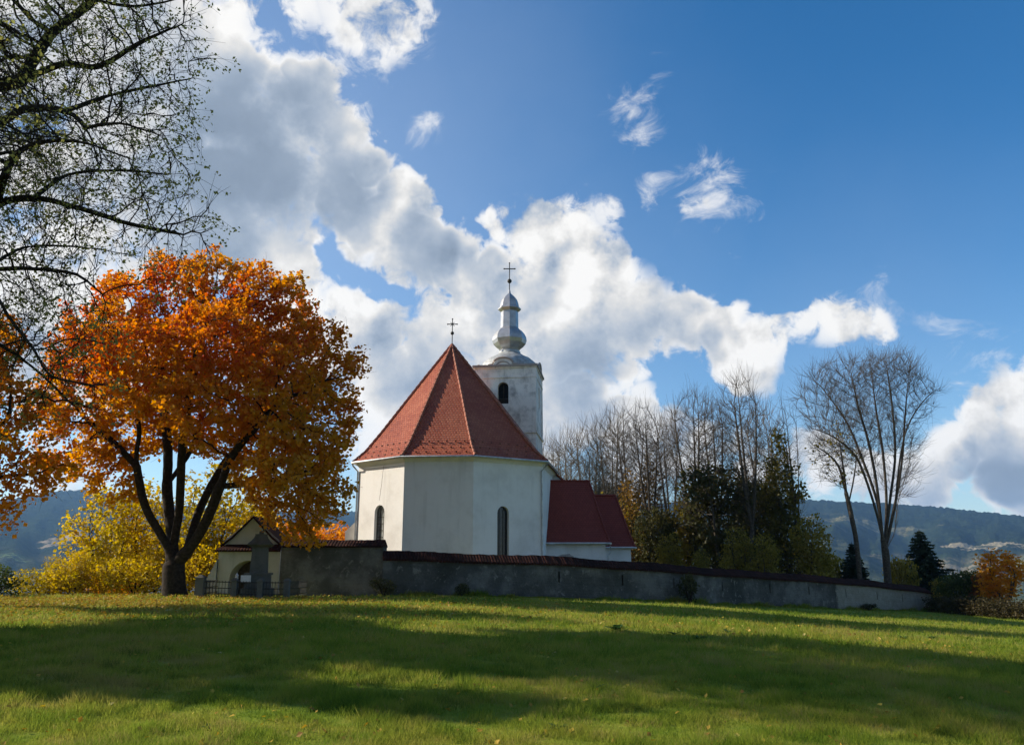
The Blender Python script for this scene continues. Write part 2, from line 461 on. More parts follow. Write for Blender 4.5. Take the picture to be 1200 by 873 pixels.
M['black'] = simple('dark_interior', (0.015, 0.015, 0.016), 0.9, 0, 4, 0.3)
M['wood'] = simple('old_wood', (0.07, 0.05, 0.035), 0.85, 0, 6, 0.4)
M['glass_dark'] = simple('dark_window_glass', (0.025, 0.027, 0.032), 0.12, 0, 3, 0.4, 0.5)
M['glass_lead'] = simple('leaded_window_glass', (0.28, 0.30, 0.29), 0.18, 0, 3, 0.35, 0.5)
M['plaque'] = simple('white_plaque', (0.62, 0.61, 0.58), 0.5, 0, 4, 0.1)
M['bark_dark'] = simple('dark_bark', (0.030, 0.023, 0.018), 0.95, 0, 7, 0.45, 0.1, 0.8)
M['bark_grey'] = simple('grey_bark', (0.080, 0.066, 0.052), 0.95, 0, 7, 0.4, 0.1, 0.8)
M['bark_pale'] = simple('pale_bark', (0.15, 0.122, 0.094), 0.95, 0, 7, 0.35, 0.1, 0.8)
M['house'] = simple('house_render', (0.75, 0.72, 0.67), 0.9, 0, 1, 0.05)
M['house_roof'] = simple('house_roof_tile', (0.22, 0.09, 0.06), 0.9, 0, 1, 0.2)

def leaf_mat(name, stops, nscale=0.35, trans=0.45, zgrad=None):
    """stops: colours mixed by the leaf's own random value and slow drift through the crown"""
    m, q = new_mat(name)
    r = q.n('ShaderNodeAttribute', attribute_name='rnd').outputs['Fac']
    a = q.noise(pos(q), nscale, 3, 0.55)
    f = q.math('ADD', q.math('MULTIPLY', r, 0.42), q.math('MULTIPLY', q.math('SUBTRACT', a, 0.5), 1.7))
    f = q.math('ADD', f, 0.29)
    if zgrad:
        z = q.n('ShaderNodeSeparateXYZ', {0: objc(q)})
        f = q.math('ADD', f, q.remap(z.outputs[2], zgrad[0], zgrad[1], zgrad[2], zgrad[3]))
    c = q.ramp(f, stops)
    d = q.n('ShaderNodeBsdfDiffuse', {'Color': c}).outputs[0]
    t = q.n('ShaderNodeBsdfTranslucent', {'Color': q.n('ShaderNodeHueSaturation', {'Color': c, 'Saturation': 1.1, 'Value': 1.25}).outputs[0]}).outputs[0]
    mx = q.n('ShaderNodeMixShader', {0: trans, 1: d, 2: t}).outputs[0]
    gl = q.n('ShaderNodeBsdfGlossy', {'Color': (1, 1, 1, 1), 'Roughness': 0.5}).outputs[0]
    finish(q, q.n('ShaderNodeMixShader', {0: 0.012, 1: mx, 2: gl}).outputs[0])
    return m
M['leaf_maple'] = leaf_mat('orange_maple_leaf', [(0.0, (0.44, 0.235, 0.020)), (0.25, (0.58, 0.29, 0.020)), (0.55, (0.62, 0.25, 0.018)), (0.82, (0.60, 0.175, 0.018)), (1.0, (0.50, 0.085, 0.020))], 0.28, 0.52, (3.0, 14.5, -0.22, 0.18))
M['leaf_orange'] = leaf_mat('orange_leaf', [(0.0, (0.62, 0.34, 0.024)), (0.5, (0.64, 0.25, 0.018)), (1.0, (0.52, 0.14, 0.018))], 0.3, 0.52)
M['leaf_yellow'] = leaf_mat('yellow_leaf', [(0.0, (0.20, 0.18, 0.024)), (0.4, (0.42, 0.32, 0.026)), (0.75, (0.58, 0.40, 0.026)), (1.0, (0.54, 0.25, 0.02))], 0.35, 0.52)
M['leaf_olive'] = leaf_mat('olive_leaf', [(0.0, (0.13, 0.11, 0.022)), (0.5, (0.27, 0.21, 0.038)), (1.0, (0.36, 0.265, 0.045))], 0.6, 0.45)
M['leaf_sparse'] = leaf_mat('pale_green_leaf', [(0.0, (0.14, 0.15, 0.05)), (0.5, (0.26, 0.26, 0.08)), (1.0, (0.44, 0.39, 0.11))], 0.5, 0.6)
M['leaf_green'] = leaf_mat('green_leaf', [(0.0, (0.035, 0.055, 0.015)), (0.5, (0.06, 0.085, 0.022)), (1.0, (0.12, 0.13, 0.03))], 0.6, 0.35)
M['leaf_dark'] = leaf_mat('dark_green_leaf', [(0.0, (0.034, 0.037, 0.014)), (0.5, (0.058, 0.058, 0.019)), (1.0, (0.12, 0.10, 0.028))], 0.6, 0.35)
M['leaf_brown'] = leaf_mat('brown_leaf', [(0.0, (0.12, 0.08, 0.022)), (0.5, (0.21, 0.125, 0.03)), (1.0, (0.32, 0.17, 0.035))], 0.6, 0.35)
M['leaf_red'] = leaf_mat('russet_leaf', [(0.0, (0.12, 0.05, 0.02)), (0.5, (0.20, 0.065, 0.022)), (1.0, (0.30, 0.11, 0.03))], 0.6, 0.35)
M['leaf_moss'] = leaf_mat('moss_green_leaf', [(0.0, (0.055, 0.058, 0.016)), (0.5, (0.12, 0.105, 0.024)), (1.0, (0.22, 0.165, 0.034))], 0.5, 0.4)
M['leaf_scrub'] = leaf_mat('scrub_leaf', [(0.0, (0.035, 0.030, 0.013)), (0.5, (0.055, 0.045, 0.017)), (1.0, (0.095, 0.07, 0.024))], 0.8, 0.3)
M['needle'] = leaf_mat('spruce_needle', [(0.0, (0.012, 0.026, 0.017)), (0.5, (0.022, 0.042, 0.026)), (1.0, (0.04, 0.065, 0.035))], 0.8, 0.15)
M['litter'] = leaf_mat('fallen_leaf', [(0.0, (0.16, 0.09, 0.03)), (0.4, (0.34, 0.19, 0.04)), (0.8, (0.52, 0.38, 0.06)), (1.0, (0.50, 0.44, 0.26))], 1.5, 0.25)
M['dock'] = leaf_mat('weed_leaf', [(0.0, (0.03, 0.07, 0.022)), (0.6, (0.05, 0.105, 0.03)), (1.0, (0.09, 0.14, 0.04))], 3, 0.3)

def meadow_cols(q, p):
    a = q.noise(p, 0.22, 4, 0.6)
    b = q.noise(p, 1.3, 4, 0.65)
    f = q.math('ADD', q.math('MULTIPLY', a, 0.70), q.math('MULTIPLY', b, 0.62))
    f = q.math('SUBTRACT', f, 0.06)
    c = q.ramp(f, [(0.34, (0.075, 0.135, 0.014)), (0.52, (0.165, 0.225, 0.024)), (0.64, (0.245, 0.262, 0.036)), (0.78, (0.31, 0.245, 0.070))])
    return c
def grass_mat():
    m, q = new_mat('grass_blade')
    p = pos(q)
    r = q.n('ShaderNodeAttribute', attribute_name='rnd').outputs['Fac']
    c = meadow_cols(q, p)
    c = q.mix(q.remap(r, 0.60, 0.90, 0, 0.8), c, (0.30, 0.24, 0.080))
    c = q.mix(q.remap(r, 0.12, 0.46, 0.65, 0), c, (0.040, 0.085, 0.014))
    d = q.n('ShaderNodeBsdfDiffuse', {'Color': c}).outputs[0]
    t = q.n('ShaderNodeBsdfTranslucent', {'Color': q.n('ShaderNodeHueSaturation', {'Color': c, 'Value': 1.4}).outputs[0]}).outputs[0]
    finish(q, q.n('ShaderNodeMixShader', {0: 0.45, 1: d, 2: t}).outputs[0])
    return m
M['grass'] = grass_mat()
def ground_mat():
    m, q = new_mat('meadow_and_valley')
    p = pos(q)
    mead = meadow_cols(q, p)
    bare = q.remap(q.noise(p, 2.2, 5, 0.7), 0.60, 0.74)
    mead = q.mix(q.math('MULTIPLY', bare, 0.45), mead, (0.12, 0.085, 0.045))
    vor = q.n('ShaderNodeTexVoronoi', {'Vector': q.n('ShaderNodeMapping', {'Vector': p, 'Scale': (0.0022, 0.0065, 0.0)}).outputs[0], 'Scale': 1.0}).outputs['Color']
    vx = q.n('ShaderNodeSeparateColor', {0: vor}).outputs[0]
    fields = q.ramp(vx, [(0.0, (0.045, 0.075, 0.025)), (0.3, (0.075, 0.11, 0.03)), (0.55, (0.17, 0.14, 0.085)), (0.75, (0.09, 0.12, 0.04)), (1.0, (0.21, 0.185, 0.10))])
    trees = q.remap(q.noise(p, 0.006, 6, 0.65), 0.53, 0.58)
    fields = q.mix(trees, fields, (0.028, 0.042, 0.018))
    sx = q.n('ShaderNodeSeparateXYZ', {0: p})
    ln = q.n('ShaderNodeVectorMath', {0: p}, operation='LENGTH').outputs['Value']
    c = q.mix(q.remap(ln, 110, 190), mead, fields)
    fine = q.noise(p, 26, 4, 0.7)
    finish(q, principled(q, c, 0.95, fine, 0.6, 0.05, spec=0.05))
    return m
M['ground'] = ground_mat()
def hill_mat():
    m, q = new_mat('wooded_hillside')
    p = pos(q)
    sx = q.n('ShaderNodeSeparateXYZ', {0: p})
    a = q.noise(p, 0.0016, 6, 0.62)
    t = q.noise(p, 0.012, 5, 0.7)
    forest = q.ramp(t, [(0.3, (0.008, 0.014, 0.008)), (0.6, (0.017, 0.025, 0.011)), (0.8, (0.036, 0.036, 0.015))])
    vor = q.n('ShaderNodeTexVoronoi', {'Vector': q.n('ShaderNodeMapping', {'Vector': p, 'Scale': (0.0030, 0.0018, 0.0060)}).outputs[0], 'Scale': 1.0, 'Randomness': 0.9})
    vx = q.n('ShaderNodeSeparateColor', {0: vor.outputs['Color']}).outputs[0]
    field = q.ramp(vx, [(0.0, (0.05, 0.065, 0.025)), (0.4, (0.11, 0.095, 0.06)), (0.7, (0.07, 0.08, 0.03)), (1.0, (0.20, 0.17, 0.115))])
    low = q.remap(q.math('ADD', sx.outputs[2], q.math('MULTIPLY', q.math('SUBTRACT', a, 0.5), 420)), 60, -25)
    spot = q.math('MULTIPLY', q.remap(a, 0.58, 0.63), q.remap(sx.outputs[2], 330, 160))
    c = q.mix(q.math('MAXIMUM', low, q.math('MULTIPLY', spot, 0.7)), forest, field)
    for fx, fy, wx, wy, cc in ((1640, 2880, 130, 70, (0.27, 0.23, 0.15)), (1800, 2800, 110, 60, (0.24, 0.20, 0.13)), (1500, 3450, 240, 120, (0.13, 0.12, 0.06)), (-1420, 2750, 120, 160, (0.25, 0.20, 0.14)), (-1500, 2150, 200, 110, (0.12, 0.16, 0.06))):
        dv_ = q.n('ShaderNodeVectorMath', {0: q.n('ShaderNodeVectorMath', {0: p, 1: (fx, fy, 0)}, operation='SUBTRACT').outputs[0], 1: (1 / wx, 1 / wy, 0)}, operation='MULTIPLY').outputs[0]
        dl = q.math('ADD', q.n('ShaderNodeVectorMath', {0: dv_}, operation='LENGTH').outputs['Value'], q.math('MULTIPLY', q.math('SUBTRACT', q.noise(p, 0.008, 4, 0.7), 0.5), 2.6))
        c = q.mix(q.remap(dl, 1.05, 0.9), c, cc)
    hedge = q.remap(q.noise(p, 0.01, 4, 0.7), 0.52, 0.57)
    c = q.mix(q.math('MULTIPLY', hedge, 0.8), c, (0.022, 0.034, 0.015))
    finish(q, principled(q, c, 1.0, t, 1.0, 25.0, spec=0.0))
    return m
M['hill'] = hill_mat()

# ------------------------------------------------------------------ terrain, hills, haze
def build_ground():
    n = 420; a = 26.0; b = math.asinh(6900 / a)
    u = np.linspace(-1, 1, n)
    gx = a * np.sinh(b * u); gy = a * np.sinh(b * u) + 25
    X, Y = np.meshgrid(gx, gy)
    Z = ground(X, Y)
    V = np.stack([X, Y, Z], -1).reshape(-1, 3)
    i = np.arange(n * n).reshape(n, n)
    F = np.stack([i[:-1, :-1], i[:-1, 1:], i[1:, 1:], i[1:, :-1]], -1).reshape(-1, 4)
    tag(link('ground', mesh_np('ground', V, [F], M['ground'])), kind='structure')
build_ground()

def fbm1(x, seed, octs=5):
    r = np.random.RandomState(seed); out = 0 * x; amp = 1.0; fr = 1.0
    for _ in range(octs):
        out = out + amp * np.sin(x * fr + r.rand() * 6.28); amp *= 0.55; fr *= 2.07
    return out
def build_hills():
    prof = [(-900, 590), (-300, 588), (-60, 590), (0, 587), (40, 580), (95, 571), (140, 580), (220, 594), (330, 600), (400, 598), (520, 604), (640, 600), (760, 590), (900, 583), (1000, 588), (1070, 591), (1130, 597), (1200, 605), (1330, 612), (1600, 600), (2200, 590)]
    az = []; el = []
    for px, py in prof:
        d = ray(px, py); az.append(math.atan2(d.x, d.y)); el.append(d.z / math.hypot(d.x, d.y))
    A = np.linspace(az[0], az[-1], 1100)
    E = np.interp(A, az, el)
    ker = np.ones(31) / 31
    E = np.convolve(np.pad(E, 15, mode='edge'), ker, 'valid')
    R1 = 4700 + 350 * fbm1(A * 6, 3, 3)
    Hr = CAM_Z + E * R1
    ts = np.concatenate([np.linspace(0, 1, 46), np.linspace(1.03, 1.4, 8)])
    R0 = 1500.0
    rng = np.random.RandomState(5)
    rows = []
    for t in ts:
        r = R0 + (R1 - R0) * t
        sh = np.where(t <= 1, t ** 1.45, 1 - (t - 1) ** 1.2 * 1.2)
        gul = 28 * fbm1(A * 22 + 2.5 * t, 8, 4) * math.sin(math.pi * min(t, 1)) * 0.8 + 10 * fbm1(A * 60 - 4 * t, 9, 3) * math.sin(math.pi * min(t, 1))
        jag = (rng.rand(len(A)) - 0.5) * 9 * min(t, 1)
        z = -75 + (Hr + 75) * sh + gul + jag
        rows.append(np.stack([r * np.sin(A), r * np.cos(A), z], -1))
    V = np.concatenate(rows)
    n, m = len(ts), len(A)
    i = np.arange(n * m).reshape(n, m)
    F = np.stack([i[:-1, :-1], i[:-1, 1:], i[1:, 1:], i[1:, :-1]], -1).reshape(-1, 4)
    tag(link('hills', mesh_np('hills', V, [F], M['hill'])), kind='structure')
    return V
HV = build_hills()

HAZE_DENSITY = 0.66e-4
def build_haze():
    mb = MB()
    mb.prism([(-7000, -7000), (7000, -7000), (7000, 7000), (-7000, 7000)], -86.0, float(HV[:, 2].max()) + 15)
    m, q = new_mat('haze_air')
    v = q.n('ShaderNodeVolumePrincipled', {'Color': (0.30, 0.57, 1.0, 1), 'Density': HAZE_DENSITY, 'Anisotropy': 0.2})
    q.n('ShaderNodeOutputMaterial', {'Volume': v.outputs[0]})
    tag(mb.build('haze', m), kind='stuff')
build_haze()
# ------------------------------------------------------------------ church
def V2(p): return Vector((p[0], p[1]))
def build_church():
    ch = thing('church', 'white village church with a red tiled roof and a silver onion spire', 'church', (-4.0, 56.0, gz(-4, 56)))
    EZ = 8.4
    A, B, C, D_ = V2((-10.55, 53.3)), V2((-6.95, 50.25)), V2((-2.29, 49.95)), V2((2.32, 52.75))
    w = V2((math.sin(math.radians(9)), math.cos(math.radians(9))))
    r_ = V2((w.y, -w.x))
    apex2 = V2((-4.30, 55.6)); AZ = 17.15
    A2, D2 = A + w * 7.0, D_ + w * 7.0
    cen = V2((-4.2, 56.5))
    def inset(p, d):
        v = p - cen; return p - v.normalized() * d
    wa, wb, wc, wd = [inset(p, 0.42) for p in (A, B, C, D_)]
    wa2, wd2 = A2 + r_ * 0.40, D2 - r_ * 0.40
    zb = -0.6; zt = EZ - 0.02
    wall = MB()
    def tpx(p0, p1, px):
        lo, hi = 0.0, 1.0
        for _ in range(40):
            m_ = (lo + hi) / 2; p = p0.lerp(p1, m_)
            d = Vector((p.x, p.y, 4.0 - CAM_Z)); 
            fy = d.y * CP + d.z * SP
            if W0 / 2 + F0 * d.x / fy < px: lo = m_
            else: hi = m_
        return lo * (p1 - p0).length
    wins = []
    wins += [(f, 'lead') for f in arch_wall(wall, wa, wb, zb, zt, [(tpx(wa, wb, 444), 0.95, 2.2, 5.50)], 0.34)]
    arch_wall(wall, wb, wc, zb, zt, [], 0.3)
    wins += [(f, 'dark') for f in arch_wall(wall, wc, wd, zb, zt, [(tpx(wc, wd, 589.5), 0.84, 1.7, 5.38)], 0.34)]
    arch_wall(wall, wd, wd2, zb, zt, [], 0.3)
    arch_wall(wall, wa2, wa, zb, zt, [], 0.3)
    o = wall.build('apse_wall', M['white'], ch)
    for (P, loop, a, b, zs, zc, sp, ww, c), kind in wins:
        fr = MB()
        ins = [P(s, z, 0.20) for s, z in loop]
        inner = [P(c + (s - c) * 0.86, zs + 0.07 + (z - zs) * 0.965, 0.20) for s, z in loop]
        innerb = [P(c + (s - c) * 0.86, zs + 0.07 + (z - zs) * 0.965, 0.27) for s, z in loop]
        for i in range(len(loop) - 1):
            fr.face([ins[i], inner[i], inner[i + 1], ins[i + 1]]); fr.face([inner[i], innerb[i], innerb[i + 1], inner[i + 1]])
        fr.face([ins[0], ins[-1], inner[-1], inner[0]])
        fo = fr.build('window', M['iron'] if kind == 'dark' else M['stone'], ch)
        pn = MB(); pn.face([P(s, z, 0.26) for s, z in loop][::-1])
        pn.build('pane', M['glass_dark'] if kind == 'dark' else M['glass_lead'], fo)
        ld = MB()
        def bar(s0, s1, z0, z1):
            pts = [(s0, z0), (s1, z0), (s1, z1), (s0, z1)]
            f = [P(s, z, 0.225) for s, z in pts]; bk = [P(s, z, 0.258) for s, z in pts]
            ld.face(f)
            for i in range(4): ld.face([f[i], bk[i], bk[(i + 1) % 4], f[(i + 1) % 4]])
        for q in (0.33, 0.67): bar(a + ww * q - .015, a + ww * q + .015, zs + .1, zc - 0.18)
        z = zs + 0.45
        while z < zc - 0.45:
            bar(a + .07, b - .07, z - .015, z + .015); z += 0.42
        ld.build('glazing_bar', M['iron'], fo)
        sl_ = MB(); 
        pts = [(a - .1, zs - .09), (b + .1, zs - .09), (b + .1, zs - .003), (a - .1, zs - .003)]
        f = [P(s, z, -0.07) for s, z in pts]; bk = [P(s, z, -0.002) for s, z in pts]
        sl_.face(f); sl_.face([f[3], f[2], bk[2], bk[3]]); sl_.face([f[0], f[3], bk[3], bk[0]]); sl_.face([f[2], f[1], bk[1], bk[2]]); sl_.face([f[1], f[0], bk[0], bk[1]])
        sl_.build('sill', M['stone'], fo)
    # hairline crack above the window of the sunlit facet
    e1 = (wb - wa).normalized(); n1_ = V2((e1.y, -e1.x)); rc = random.Random(7); ck = MB()
    sx_ = tpx(wa, wb, 447); zc_ = EZ - .4; prevp = None
    while zc_ > 5.7:
        p = wa + e1 * sx_ + n1_ * .004; cur = (Vector((p.x - e1.x * .018, p.y - e1.y * .018, zc_)), Vector((p.x + e1.x * .018, p.y + e1.y * .018, zc_)))
        if prevp: ck.face([cur[0], cur[1], prevp[1], prevp[0]])
        prevp = cur; zc_ -= .22; sx_ += rc.uniform(-.06, .035)
    ck.build('crack', M['patch'], ch)
    # cornice under the eave
    cor = MB()
    ring_o = [inset(p, 0.16) for p in (A, B, C, D_)]; ring_i = [inset(p, 0.425) for p in (A, B, C, D_)]
    ring_o = [A2 + r_ * .15] + ring_o + [D2 - r_ * .15]; ring_i = [A2 + r_ * .41] + ring_i + [D2 - r_ * .41]
    for i in range(len(ring_o) - 1):
        o0, o1, i0, i1 = ring_o[i], ring_o[i + 1], ring_i[i], ring_i[i + 1]
        p = lambda q, z: Vector((q.x, q.y, z))
        cor.face([p(i0, EZ - .34), p(i1, EZ - .34), p(o1, EZ - .10), p(o0, EZ - .10)])
        cor.face([p(o0, EZ - .10), p(o1, EZ - .10), p(o1, EZ - .015), p(o0, EZ - .015)])
    cor.build('cornice', M['white'], ch)
    # roof: facets sweep down from the apex with a bell-cast flare
    roof = MB()
    prof = [(0.0, AZ), (0.25, AZ - 0.25 * 9.05), (0.5, AZ - 0.5 * 9.15), (0.72, AZ - 0.72 * 9.20), (0.88, AZ - 0.88 * 9.12), (1.0, EZ)]
    rg = apex2 + w * 7.0
    def strip(p0, p1, a0, a1):
        L = (p1 - p0).length
        e = (p1 - p0).normalized()
        vdist = 0.0; prev = None
        for i in range(len(prof) - 1):
            (s0, z0), (s1, z1) = prof[i], prof[i + 1]
            q = lambda p, ap, s, z: Vector((ap.x + (p.x - ap.x) * s, ap.y + (p.y - ap.y) * s, z))
            a_, b_, c_, d_ = q(p0, a0, s1, z1), q(p1, a1, s1, z1), q(p1, a1, s0, z0), q(p0, a0, s0, z0)
            uu = lambda v: V2((v.x, v.y)).dot(e)
            h0 = vdist
            h1 = vdist - ((a_ + b_) / 2 - (c_ + d_) / 2).length
            uv = [(uu(a_), h1), (uu(b_), h1), (uu(c_), h0), (uu(d_), h0)]
            if s0 == 0.0 and (a0 - a1).length < 1e-6: roof.face([a_, b_, c_], uv[:3])
            else: roof.face([a_, b_, c_, d_], uv)
            vdist = h1
    strip(A, B, apex2, apex2); strip(B, C, apex2, apex2); strip(C, D_, apex2, apex2)
    strip(D_, D2, apex2, rg); strip(A2, A, rg, apex2)
    und = [Vector((p.x, p.y, EZ - .012)) for p in (A, B, C, D_, D2, A2)]
    roof.face(und[::-1])
    ro = roof.build('roof', M['tile'], ch)
    # hip tiles, overlapping pieces up each hip
    hips = MB()
    for p in (A, B, C, D_):
        pts = []
        for i in range(len(prof) - 1):
            (s0, z0), (s1, z1) = prof[i], prof[i + 1]
            n = max(2, int(round((s1 - s0) * 26)))
            for k_ in range(n):
                t = k_ / n; s = s0 + (s1 - s0) * t; z = z0 + (z1 - z0) * t
                pts.append(Vector((apex2.x + (p.x - apex2.x) * s, apex2.y + (p.y - apex2.y) * s, z + .015)))
        pts.append(Vector((p.x, p.y, EZ + .02)))
        for i in range(len(pts) - 1):
            hips.tube([pts[i], pts[i + 1]], [0.095, 0.125], 6, False)
    hips.build('hip_tile', M['ridge'], ro, smooth=True)
    # snow guards: three staggered rows above the eave of each visible facet
    for (p0, p1) in ((A, B), (B, C), (C, D_)):
        for row, s in enumerate((0.955, 0.90, 0.845)):
            z = np.interp(s, [q[0] for q in prof], [q[1] for q in prof])
            n = 7
            for i in range(n):
                t = (i + 0.5 + (0.25 if row % 2 else -0.25)) / n
                e = p0.lerp(p1, t)
                c = apex2 + (e - apex2) * s
                d = (p1 - p0).normalized()
                nn = V2((d.y, -d.x))
                m_ = MB()
                m_.obox((c.x + nn.x * .05, c.y + nn.y * .05), (d.x, d.y), 0.05, 0.022, z - .03, z + .05)
                m_.build('snow_guard', M['guard'], ro)
    # gutter and downpipes
    gt = MB()
    gp = [Vector((p.x, p.y, EZ - .05)) for p in (A2, A, B, C, D_, D2)]
    gc = Vector((cen.x, cen.y, EZ - .05))
    gt.tube([p + (p - gc).normalized() * 0.07 for p in gp], 0.075, 6)
    gt.build('gutter', M['gutter'], ch, smooth=True)
    def pipe(path, r=0.055):
        m_ = MB(); m_.tube(path, r, 7); return m_.build('downpipe', M['gutter'], ch, smooth=True)
    dj = wd + (wd - cen).normalized() * 0.07 + V2((-.05, -.02))
    dv = D_ + (D_ - cen).normalized() * 0.07
    pipe([(dv.x - .05, dv.y, EZ - .1), (dv.x - .12, dv.y, EZ - .28), (dj.x, dj.y - .04, EZ - .6), (dj.x, dj.y - .04, 1.0)])
    aj = wa + (wa - cen).normalized() * 0.07
    av = A + (A - cen).normalized() * 0.05
    pipe([(av.x, av.y, EZ - .1), (av.x + .05, av.y, EZ - .25), (aj.x, aj.y, EZ - .6), (aj.x, aj.y, 0.2)])
    # finial cross on the apex
    def cross(name, x, y, z0, zball, rball, zc, arm, ztop, th, parent, fancy):
        m_ = MB()
        m_.tube([(x, y, z0), (x, y, ztop)], th, 6)
        m_.tube([(x - arm, y, zc), (x + arm, y, zc)], th, 6)
        m_.lathe((x, y), [(0.02, zball - rball)] + [(rball * math.sin(t), zball - rball * math.cos(t)) for t in [math.pi * i / 8 for i in range(1, 8)]] + [(0.02, zball + rball)], 12)
        for dx, dz in ((-arm, 0), (arm, 0), (0, ztop - zc)):
            m_.lathe((x + dx, y), [(0.01, zc + dz - th * 1.8), (th * 1.8, zc + dz), (0.01, zc + dz + th * 1.8)], 8)
        if fancy:
            for k_ in range(4):
                t = math.pi / 4 + k_ * math.pi / 2
                m_.tube([(x + math.cos(t) * th, y, zc + math.sin(t) * th), (x + math.cos(t) * arm * .62, y, zc + math.sin(t) * arm * .62)], th * .6, 5)
        return m_.build(name, M['iron'], parent, smooth=True)
    zz = lambda py, Y: at(600, py, Y).z
    cross('cross', apex2.x, apex2.y, AZ - .1, zz(390.5, 55.6), .13, zz(380, 55.6), .34, zz(374, 55.6), .035, ch, True)
    # wider nave behind, its gable shows at the right of the apse
    nv = MB()
    nA = apex2 + w * 5.2
    def np_(h, z, k_): p = nA + r_ * h + w * k_; return Vector((p.x, p.y, z))
    gz0 = -1.0
    nv.face([np_(-8.0, gz0, 0), np_(8.0, gz0, 0), np_(8.0, 7.25, 0), np_(6.2, 8.72, 0), np_(0, 16.9, 0), np_(-6.2, 8.72, 0), np_(-8.0, 7.25, 0)])
    nv.face([np_(8.0, gz0, 0), np_(8.0, gz0, 11), np_(8.0, 7.25, 11), np_(8.0, 7.25, 0)])
    nv.face([np_(-8.0, gz0, 11), np_(-8.0, gz0, 0), np_(-8.0, 7.25, 0), np_(-8.0, 7.25, 11)])
    nv.face([np_(8.0, gz0, 11), np_(-8.0, gz0, 11), np_(-8.0, 7.25, 11), np_(-6.2, 8.72, 11), np_(0, 16.9, 11), np_(6.2, 8.72, 11), np_(8.0, 7.25, 11)])
    nave = nv.build('nave_wall', M['white'], ch)
    nr = MB()
    pr = [(0, 17.12), (6.25, 8.90), (8.35, 7.15)]
    for sgn in (-1, 1):
        v0 = 0
        for i in range(2):
            (h0, z0), (h1, z1) = pr[i], pr[i + 1]
            l = math.hypot(h1 - h0, z1 - z0)
            for dz in (0, -0.14):
                q = [np_(sgn * h0, z0 + dz, -.18), np_(sgn * h1, z1 + dz, -.18), np_(sgn * h1, z1 + dz, 11.2), np_(sgn * h0, z0 + dz, 11.2)]
                nr.face(q if (sgn < 0) == (dz == 0) else q[::-1], [(0, v0), (0, v0 - l), (11.4, v0 - l), (11.4, v0)] if (sgn < 0) == (dz == 0) else [(11.4, v0), (11.4, v0 - l), (0, v0 - l), (0, v0)])
            q = [np_(sgn * h0, z0, -.18), np_(sgn * h0, z0 - .14, -.18), np_(sgn * h1, z1 - .14, -.18), np_(sgn * h1, z1, -.18)]
            nr.face(q if sgn > 0 else q[::-1])
            v0 -= l
    nr.build('nave_roof', M['tile'], ch)
    # buttress on the left flank
    bt = MB()
    bp = A + w * 1.6 + r_ * 0.42
    e = -r_
    def bq(s, d, z): p = bp + e * s + w * d; return Vector((p.x, p.y, z))
    prf = [(0, -.5), (1.15, -.5), (1.15, 3.95), (0.0, 5.0)]
    f = [bq(s, -.5, z) for s, z in prf]; bk = [bq(s, .5, z) for s, z in prf]
    bt.face(f[::-1]); bt.face(bk)
    for i in range(1, 3): bt.face([f[i], f[i + 1], bk[i + 1], bk[i]])
    bt.build('buttress', M['white'], ch)

    # ---- tower
    th = math.radians(8)
    tw = V2((math.sin(th), math.cos(th))); tr = V2((tw.y, -tw.x))
    pr_ = at(628, 470, 70.0)
    fr_c = V2((pr_.x, pr_.y)); TW = 5.55
    fl_c = fr_c - tr * TW
    TC = (fr_c + fl_c) / 2 + tw * TW / 2
    TZ = zz(427.5, 70.0)
    tm = MB()
    pts4 = [fl_c, fr_c, fr_c + tw * TW, fl_c + tw * TW]
    zw0, zw1 = zz(472, 70), zz(446.5, 70)
    px0 = at(589.5, 460, 70.2).x
    hc = (px0 - fl_c.x) / tr.x
    fw = arch_wall(tm, fl_c, fr_c, -1.0, TZ, [(hc, 0.98, zw0, zw1)], 0.55)
    for i in range(1, 4):
        arch_wall(tm, pts4[i], pts4[(i + 1) % 4], -1.0, TZ, [(TW / 2, 0.98, zw0, zw1)], 0.55)
    tm.face([Vector((p.x, p.y, TZ)) for p in pts4])
    tower = tm.build('tower', M['tower'], ch)
    P, loop, a, b, zs, zc, sp, ww, c = fw[0]
    bw = MB(); bw.face([P(s, z, .54) for s, z in loop][::-1]); bf = bw.build('belfry_opening', M['black'], tower)
    lv = MB()
    zq = zs + 0.12
    while zq < zs + 0.5:
        fpt = [P(a + .05, zq, .35), P(b - .05, zq, .35), P(b - .05, zq + .10, .46), P(a + .05, zq + .10, .46)]
        lv.face(fpt); lv.face([q + Vector((0, 0, -.02)) for q in fpt][::-1]); zq += .17
    lv.tube([P(c, zs, .40), P(c, zc - .1, .40)], .03, 5)
    lv.build('louver', M['wood'], tower)
    def band(z0, z1, out, name, mat):
        m_ = MB()
        ctr = TC; q = [TC + tr * sx * (TW / 2 + out) + tw * sy * (TW / 2 + out) for sx, sy in ((-1, -1), (1, -1), (1, 1), (-1, 1))]
        m_.prism([(p.x, p.y) for p in q], z0, z1); return m_.build(name, mat, tower)
    band(TZ - .10, TZ + .10, .20, 'cornice', M['trim'])
    band(TZ - .22, TZ - .101, .10, 'cornice_moulding', M['tower'])
    band(zz(441, 70) - .05, zz(441, 70) + .07, .07, 'architrave', M['tower'])
    band(zz(505.5, 70) - .12, zz(505.5, 70) + .10, .10, 'string_course', M['tower'])
    # corner pilasters
    for sx, sy in ((-1, -1), (1, -1), (1, 1), (-1, 1)):
        m_ = MB(); p = TC + tr * sx * (TW / 2 - .38) + tw * sy * (TW / 2 - .38)
        m_.obox((p.x, p.y), (tr.x, tr.y), .42, .42, zz(505.5, 70) + .101, TZ - .221)
        m_.build('pilaster', M['tower'], tower)
